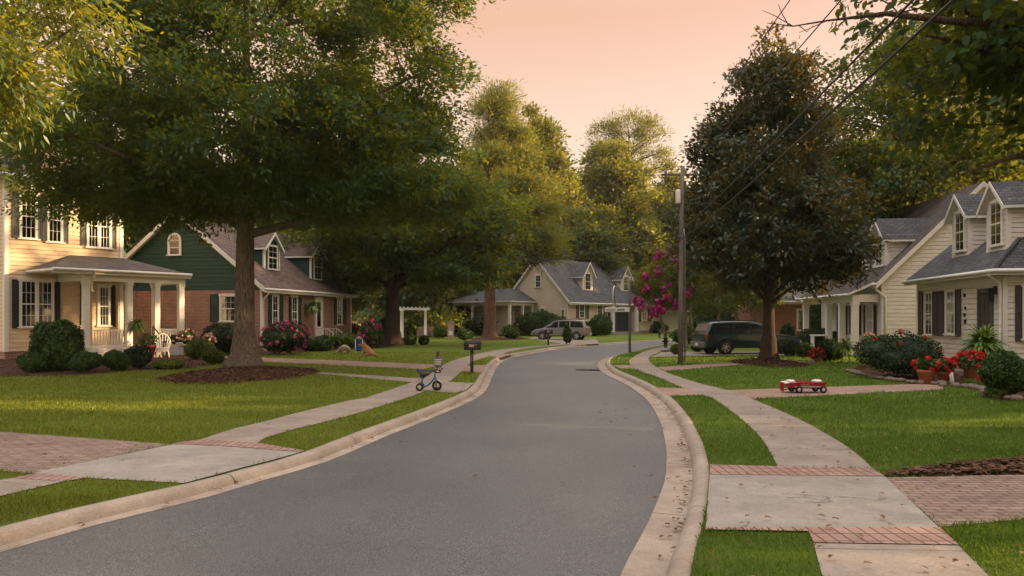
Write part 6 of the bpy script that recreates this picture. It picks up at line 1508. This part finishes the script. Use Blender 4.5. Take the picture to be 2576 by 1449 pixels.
# -------- trees of the far gardens --------
x,y=G(990,868); tree('dark round-headed shade tree beyond the brick house',(x,y,0),.55,4.2,[((1.0,0,9.0),(8.2,6,3.4),100),((-2.5,0,6.2),(5.6,5,1.8),50),((4.5,0,6.0),(4.2,4,1.8),46),((0,0,12.5),(6,5,2.5),50)],M['oak_leaf'],M['bark_dark'],'shade_tree','tree','trees of the far gardens',seed=23,limbs=12,clump=(1.4,.6),per=250,L=.32,W=.16,top=12.5,shell=.5)
x,y=G(1231,850); tree('tall golden-lit pine with bare trunk near the bend',(x,y,0),.60,7.5,[((2.4,0,9.6),(5.4,4.6,.8),22),((2.2,0,12),(5.0,4.6,.8),24),((1.8,0,14.6),(4.7,4.4,.8),24),((1.4,0,17.2),(4.0,4,.8),22),((1.0,0,19.6),(3.2,3.2,.8),18),((.8,0,21.6),(2.2,2.2,.8),12),((.8,0,23.2),(1.1,1.1,.8),6),((4.4,-1.2,8.0),(2.3,1.8,.8),15),((1.6,-1.5,7.6),(2.2,1.8,.6),9)],M['pine_leaf'],M['bark_red'],'pine_tree','tree','trees of the far gardens',seed=27,limbs=22,clump=(1.2,.34),per=360,L=.5,W=.07,up=.3,top=23,shell=.35,flare=1.4,hang=.2)
x,y=G(1724,876); t=tree('crape myrtle with magenta flower clusters behind the utility pole',(x,y,0),.13,1.7,[((-1.1,0,4.0),(2.0,1.6,1.3),64),((-.5,0,5.4),(1.6,1.4,1.2),40),((.8,0,4.0),(1.7,1.6,1.2),36)],M['far_leaf'],M['bark_pale'],'crape_myrtle','tree','trees of the far gardens',seed=31,limbs=7,clump=(.42,.34),per=120,L=.15,W=.085,top=5,shell=.5)
rg=np.random.default_rng(4); 
Q=np.array([XZ(px,py,y-1.1-.2*(i%3)) for i,(px,py) in enumerate([(1624,701),(1626,727),(1604,757),(1616,764),(1640,772),(1660,752),(1683,712),(1670,728),(1651,772),(1668,760),(1700,768),(1680,750),(1652,683),(1712,741),(1727,741),(1735,730),(1640,790),(1664,785),(1655,640),(1668,646),(1690,655)])])-np.array([x,y,0])
Q=np.concatenate([Q+rg.normal(size=Q.shape)*.12 for _ in range(4)]); flower_heads('blossoms',Q,rg,.17,M['magenta'],t,40)
CG='small pale-trunked trees behind the green car'
for i,(px,py,h,lab) in enumerate(((1800,868,6.2,'small multi-stemmed tree behind the rear of the green car'),(1850,862,6.8,'small pale-trunked tree behind the middle of the green car'),(1895,866,6.0,'small pale-trunked tree behind the bonnet of the green car'),(1745,858,6.5,'small bare-stemmed tree between pole and green car'))):
    x,y=G(px,py); tree(lab,(x,y,0),.14,1.8,[((0,0,h*.62),(2.1,2,h*.24),34)],M['dark_leaf'],M['bark_pale'],'small_tree','tree',CG,seed=40+i,limbs=6,clump=(.6,.4),per=110,L=.2,W=.1,top=h*.7,lean=(.5-.3*i,0))
x,y=G(1668,838); tree('leaning pale-trunked tree at the end of the white garage',(x,y,0),.2,2.2,[((.5,0,6.4),(3.0,2.5,2.4),46)],M['far_leaf'],M['bark_pale'],'small_tree','tree','trees of the far gardens',seed=47,limbs=7,clump=(.8,.5),per=130,L=.26,W=.13,top=6,lean=(-.8,0))
# -------- the far woods, tree by tree --------
WG='trees of the far wood'
def far(px,topy,d,wpx,m,lab,seed,name='far_tree',bot=.30,n=70,per=230,L=.55,bark='bark_dark',shell=.5):
    X=XZ(px,800,d); H=EYE+(HZ-topy)/FOC*d; w=wpx/FOC*d*.5
    tree(lab,(X[0],X[1],0),.45,H*.3,[((0,0,H*.62),(w*.85,w*.8,H*.25),int(n*.6)),((0,0,H*.80),(w*.62,w*.6,H*.17),int(n*.28)),((w*.15,-w*.2,H*bot),(w*.95,w*.8,H*.14),int(n*.3))],M[m],M[bark],name,'tree',WG,seed=seed,limbs=8,clump=(w*.24,w*.13),per=per,L=L,W=L*.5,top=H*.86,shell=shell,branch_k=.2,min_r=.03)
far(1545,345,112,250,'gold_leaf','broad golden hardwood above the beige house roof',61,n=120,per=300)
far(1400,380,104,170,'far_leaf','green hardwood between the pine and the golden hardwood',62)
far(1345,258,98,180,'gold_leaf','tall yellow-green tree topping out behind the pine',63,n=90,per=260)
far(1650,470,120,190,'far_leaf','mid-green tree behind the utility pole',64,n=80)
far(1690,400,132,120,'gold_leaf','thin-crowned tree between tall pine and magnolia',65,n=50,per=150)
far(1760,450,118,220,'gold_leaf','golden tree peeping round the magnolia',66)
far(1480,520,96,230,'far_leaf','dark leafy tree right behind the beige house',67,n=90)
far(1640,560,104,170,'gold_leaf','low golden tree beside the beige house gable end',68,n=70)
far(1230,330,105,200,'far_leaf','tall green tree behind the pine trunk',69,n=80)
far(1120,420,92,240,'far_leaf','tree filling the gap between shade tree and pine',70,n=80)
far(960,440,84,260,'far_leaf','leafy tree behind the brick house dormers',71,n=80)
far(820,420,90,260,'far_leaf','tree behind the brick house ridge',72,n=80)
far(660,430,78,280,'gold_leaf','yellow-green tree behind the oak trunk',73,n=80)
far(470,450,74,240,'gold_leaf','sunlit tree behind the green gable',74,n=80)
far(330,380,70,220,'far_leaf','tree in the gap between yellow and green houses',75,n=80)
far(150,250,78,340,'far_leaf','tree rising behind the yellow house roof',76,n=80)
far(1880,430,108,260,'far_leaf','tall tree hidden behind the magnolia',77,n=70)
far(2010,420,95,260,'gold_leaf','backlit tree between magnolia and white house',78,n=80)
far(2180,330,80,280,'gold_leaf','golden tree behind the white house dormers',79,n=80)
far(2340,260,84,300,'far_leaf','tall tree behind the cream house',80,n=70)
far(2520,200,70,320,'dark_leaf','tall dark tree at the right edge behind the cream house',81,n=70)
far(1030,640,78,200,'far_leaf','low dark tree behind the pergola',82,n=60,bot=.2)
far(1160,650,88,170,'far_leaf','low tree beside the beige porch',83,n=60,bot=.2)
far(1930,640,84,230,'dark_leaf','low dark tree behind the red brick house',84,n=60,bot=.2)
far(1790,650,90,200,'dark_leaf','low dark tree past the garage',85,n=60,bot=.2)
# the tall open-crowned pine against the sky
d=135; X=XZ(1583,800,d); s=d/FOC
rel=lambda px,py: ((px-1583)*s,0,EYE+(HZ-py)*s)
tree('tall open-crowned pine standing against the sky',(X[0],X[1],0),.5,rel(0,470)[2],[(rel(1583,312),(4.6,4,1.9),22),(rel(1530,332),(2.6,3,1.2),8),(rel(1636,340),(2.4,3,1.4),8),(rel(1630,380),(4.0,3,1.1),12),(rel(1520,370),(3.0,3,1.0),7),(rel(1560,400),(3,3,1.2),6),(rel(1645,420),(3,3,.8),5)],M['pine_leaf'],M['bark_red'],'pine_tree','tree',WG,seed=90,limbs=24,clump=(1.3,.6),per=120,L=.75,W=.12,up=.3,top=rel(0,330)[2],shell=.75,flare=1.2,min_r=.05,branch_k=.22)
# wood beyond all of them: one mass
rng=np.random.default_rng(77); P=[]
for k in range(260):
    a=rng.uniform(-1.05,1.05); d=rng.uniform(150,185); X0=d*math.sin(a); Y0=d*math.cos(a)+10; H=rng.uniform(11,17); w=rng.uniform(4,7)
    P.append(ellipsoid_pts(rng,330,(X0,Y0,H*.52),(w,w*.7,H*.5),.6))
P=np.concatenate(P); V,F=leaves(P,rng,1.1,.7,.3); o=npmesh('far_woods',V,F,M['far_leaf']); tag(o,'distant belt of woodland closing the view','woods',None,'stuff')
# trees added out of view to the right: they block and shape the sun
for i,(X,Y,H,w,lab) in enumerate(((22.5,23.4,12,4.2,'added sun-blocking tree close to the near gable of the cream house'),(30,26.8,20.5,6.8,'added tall sun-blocking tree in the back garden of the cream house'),(22,11,11,4.8,'added sun-blocking tree over the garden nearest the viewer'),(21,18.5,5.4,3,'low tree added to shape the sun streak in the side garden of the cream house'),(31,37.5,20,6.5,'very tall tree added to block the sun behind the cream house'),(38,3,15,6,'added sun-blocking tree over the gardens out of view'),(44,47,13,6,'added sun-blocking tree far behind the white gabled house'),(46,26,12,5,'added sun-blocking tree two gardens behind the cream house'))):
    tree(lab,(X,Y,0),.4 if H>6 else .16,H*.3,[((0,0,H*.6),(w,w,H*.36),40 if Y==37.5 else (95 if H>20 else 60))],M['dark_leaf'],M['bark_dark'],'shade_tree','tree',TB,seed=120+i,limbs=8,clump=(1.5,.9),per=130,L=.5,W=.34,top=H*.8,shell=.4)
# ---------------- grass ----------------
rng=np.random.default_rng(3)
def blades(name,label,bands,poly,seed,gm):
    rng=np.random.default_rng(seed); VV=[];n0=0
    for (y0,y1,dens,h,w) in bands:
        xl,xr=-.80*y1-1,.80*y1+1
        n=int((xr-xl)*(y1-y0)*dens); X=rng.uniform(xl,xr,n); Y=rng.uniform(y0,y1,n)
        k=(np.abs(X)<.74*Y+.8)
        X,Y=X[k],Y[k]; k=inside(X,Y,poly)
        for q in HARD:
            bx=[p[0] for p in q]; by=[p[1] for p in q]
            m=k&(X>min(bx)-.1)&(X<max(bx)+.1)&(Y>min(by)-.1)&(Y<max(by)+.1)
            if m.any(): idx=np.where(m)[0]; k[idx[inside(X[idx],Y[idx],q)]]=False
        X,Y=X[k],Y[k]; n=len(X)
        if not n: continue
        pat=.5+.5*np.sin(X*1.7+np.sin(Y*1.3)*1.5)*np.cos(Y*1.9+np.sin(X*.9))
        row=np.abs(((Y*.92+X*.12)%2.1)-1.05)/1.05
        hh=h*(.55+.6*rng.random(n))*(.75+.35*pat)*(.86+.28*row)
        a=rng.random(n)*2*PI; lean=.25+.55*rng.random(n); ww=w*(.7+.6*rng.random(n))
        dx,dy=np.cos(a),np.sin(a); z=np.zeros(n)
        b=np.stack([X,Y,z],1); s=np.stack([-dy*ww,dx*ww,z],1)
        mid=b+np.stack([dx*hh*lean*.35,dy*hh*lean*.35,hh*.6],1); tip=b+np.stack([dx*hh*lean,dy*hh*lean,hh],1)
        VV.append(np.stack([b-s*.5,b+s*.5,mid+s*.35,tip,mid-s*.35],1).reshape(-1,3))
    V=np.concatenate(VV); F=np.arange(len(V)).reshape(-1,5)
    o=npmesh(name,V,F,gm); tag(o,label,'grass',None,'stuff')
BANDS=[(4.8,8,1500,.055,.006),(8,12,900,.055,.008),(12,18,420,.06,.012),(18,27,170,.065,.02),(27,42,60,.075,.034)]
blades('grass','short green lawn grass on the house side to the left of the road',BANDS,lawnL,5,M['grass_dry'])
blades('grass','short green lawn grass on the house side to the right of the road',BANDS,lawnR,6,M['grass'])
# ---------------- fallen leaves ----------------
def litter(label,P,seed,L=.075):
    rng=np.random.default_rng(seed); P=np.array(P); V,F=leaves(P,rng,L,L*.55,.8,'leaf',fold=.35); o=npmesh('fallen_leaves',V,F,M['litter']); tag(o,label,'fallen leaves',None,'stuff')
P=[]
jr=[p for p in joinR if 3<p.y<22]; rg=random.Random(9)
for p in jr:
    for _ in range(7 if p.y<14 else 3):
        if rg.random()<.26: P.append((p.x-abs(rg.gauss(0,.055))-.015,p.y+rg.uniform(-.25,.25),RZ+.03))
for p in jr:
    if rg.random()<.14: P.append((p.x-rg.uniform(.05,.36),p.y+rg.uniform(-.2,.2),RZ+.025))
litter('dry brown leaves gathered in the gutter under the right kerb',P,1,.07)
P=[]
for p in [q for q in joinL if 5<q.y<20]:
    for _ in range(2):
        if rg.random()<.4: P.append((p.x+abs(rg.gauss(0,.06))+.02,p.y+rg.uniform(-.25,.25),RZ+.03))
litter('scattered dry leaves in the gutter along the left kerb',P,2,.06)
P=[]
for _ in range(300):
    y=rg.uniform(5,17); x=rg.uniform(1.4,9) if rg.random()<.75 else rg.uniform(-12,-4.5)
    P.append((x,y,.045))
for _ in range(22): P.append((rg.uniform(1.5,3.6),rg.uniform(5,7.2),.05))
litter('dry leaves scattered over the lawns and pavements',P,3,.065)
P=[(rg.uniform(-2.5,2.0),rg.uniform(6.5,22),RZ+.05) for _ in range(14)]; litter('few stray leaves and twigs on the asphalt',P,4,.07)
# drain grate in the road
gx,gy=G(1478,932,RZ); b=MB(); b.box(gx-.45,gx+.45,gy-.25,gy+.25,RZ+.028,RZ+.038)
for k in range(9): b.box(gx-.4+.095*k,gx-.36+.095*k,gy-.2,gy+.2,RZ+.039,RZ+.045)
o=b.build('drain_grate',M['black_metal']); tag(o,'iron drain grate set in the asphalt at the bend','drain grate')
# ---------------- the evening air ----------------
hz=MB(); hz.box(-260,260,-60,300,-1.3,34); ho=hz.build('haze',NT('haze air').m); tag(ho,'thin warm evening haze over the whole street','haze',None,'stuff')
hm=ho.data.materials[0]; ht=hm.node_tree; hv=ht.nodes.new('ShaderNodeVolumePrincipled'); hv.inputs['Color'].default_value=(1,.93,.84,1); hv.inputs['Density'].default_value=.0002; hv.inputs['Anisotropy'].default_value=.2
ht.links.new(hv.outputs[0],[n for n in ht.nodes if n.type=='OUTPUT_MATERIAL'][0].inputs['Volume'])
# ---------------- sky, sun, camera ----------------
SUN_EL,SUN_AZ=12.5,88.0
w=bpy.data.worlds.new('World'); SC.world=w; w.use_nodes=True; nt=w.node_tree; nt.nodes.clear()
N=nt.nodes.new; Lk=nt.links.new
out=N('ShaderNodeOutputWorld'); bg=N('ShaderNodeBackground'); bg2=N('ShaderNodeBackground'); add=N('ShaderNodeAddShader')
sky=N('ShaderNodeTexSky'); sky.sky_type='NISHITA'; sky.sun_disc=False; sky.sun_elevation=math.radians(SUN_EL); sky.sun_rotation=math.radians(SUN_AZ); sky.dust_density=4.0; sky.air_density=1.2
Lk(sky.outputs[0],bg.inputs['Color']); bg.inputs['Strength'].default_value=.05
tc=N('ShaderNodeTexCoord'); sx=N('ShaderNodeSeparateXYZ'); Lk(tc.outputs['Generated'],sx.inputs[0])
rp=N('ShaderNodeValToRGB'); Lk(sx.outputs[2],rp.inputs[0]); cr=rp.color_ramp
stops=[(0.0,(1.0,.74,.55)),(.22,(.87,.56,.37)),(.37,(.80,.36,.15)),(.46,(.86,.46,.26)),(.60,(1.65,1.46,1.35)),(1.0,(2.2,2.08,2.0))]
while len(cr.elements)<len(stops): cr.elements.new(.5)
for e,(p,c) in zip(cr.elements,stops): e.position=p; e.color=(*c,1)
Lk(rp.outputs[0],bg2.inputs['Color']); bg2.inputs['Strength'].default_value=.40
Lk(bg.outputs[0],add.inputs[0]); Lk(bg2.outputs[0],add.inputs[1]); Lk(add.outputs[0],out.inputs['Surface'])
sd=bpy.data.lights.new('sun','SUN'); sd.energy=4.8; sd.angle=math.radians(.6); sd.color=(1.0,.69,.35)
so=bpy.data.objects.new('sun',sd); COL.objects.link(so)
az=math.radians(SUN_AZ); el=math.radians(SUN_EL); v=Vector((math.sin(az)*math.cos(el),math.cos(az)*math.cos(el),math.sin(el)))
so.rotation_euler=v.to_track_quat('Z','Y').to_euler(); so.location=(30,10,40)
cd=bpy.data.cameras.new('camera'); cam=bpy.data.objects.new('camera',cd); COL.objects.link(cam)
cam.location=(0,0,EYE); cam.rotation_euler=(PI/2,0,0); cd.sensor_width=36; cd.lens=36*FOC/2576; cd.shift_y=(HZ-724.5)/2576; cd.clip_end=3000; cd.clip_start=.05
SC.camera=cam
SC.view_settings.view_transform='Standard'; SC.view_settings.look='None'; SC.view_settings.exposure=1.25; SC.view_settings.gamma=1
SC.render.engine='CYCLES'; cy=SC.cycles
cy.max_bounces=8; cy.diffuse_bounces=4; cy.transparent_max_bounces=12; cy.transmission_bounces=4; cy.glossy_bounces=3; cy.caustics_reflective=False; cy.caustics_refractive=False
cy.use_denoising=True; cy.denoising_input_passes='RGB_ALBEDO_NORMAL'; cy.denoising_prefilter='NONE'; cy.use_adaptive_sampling=False; cy.sample_clamp_indirect=6
try: cy.denoiser='OPENIMAGEDENOISE'
except Exception: pass
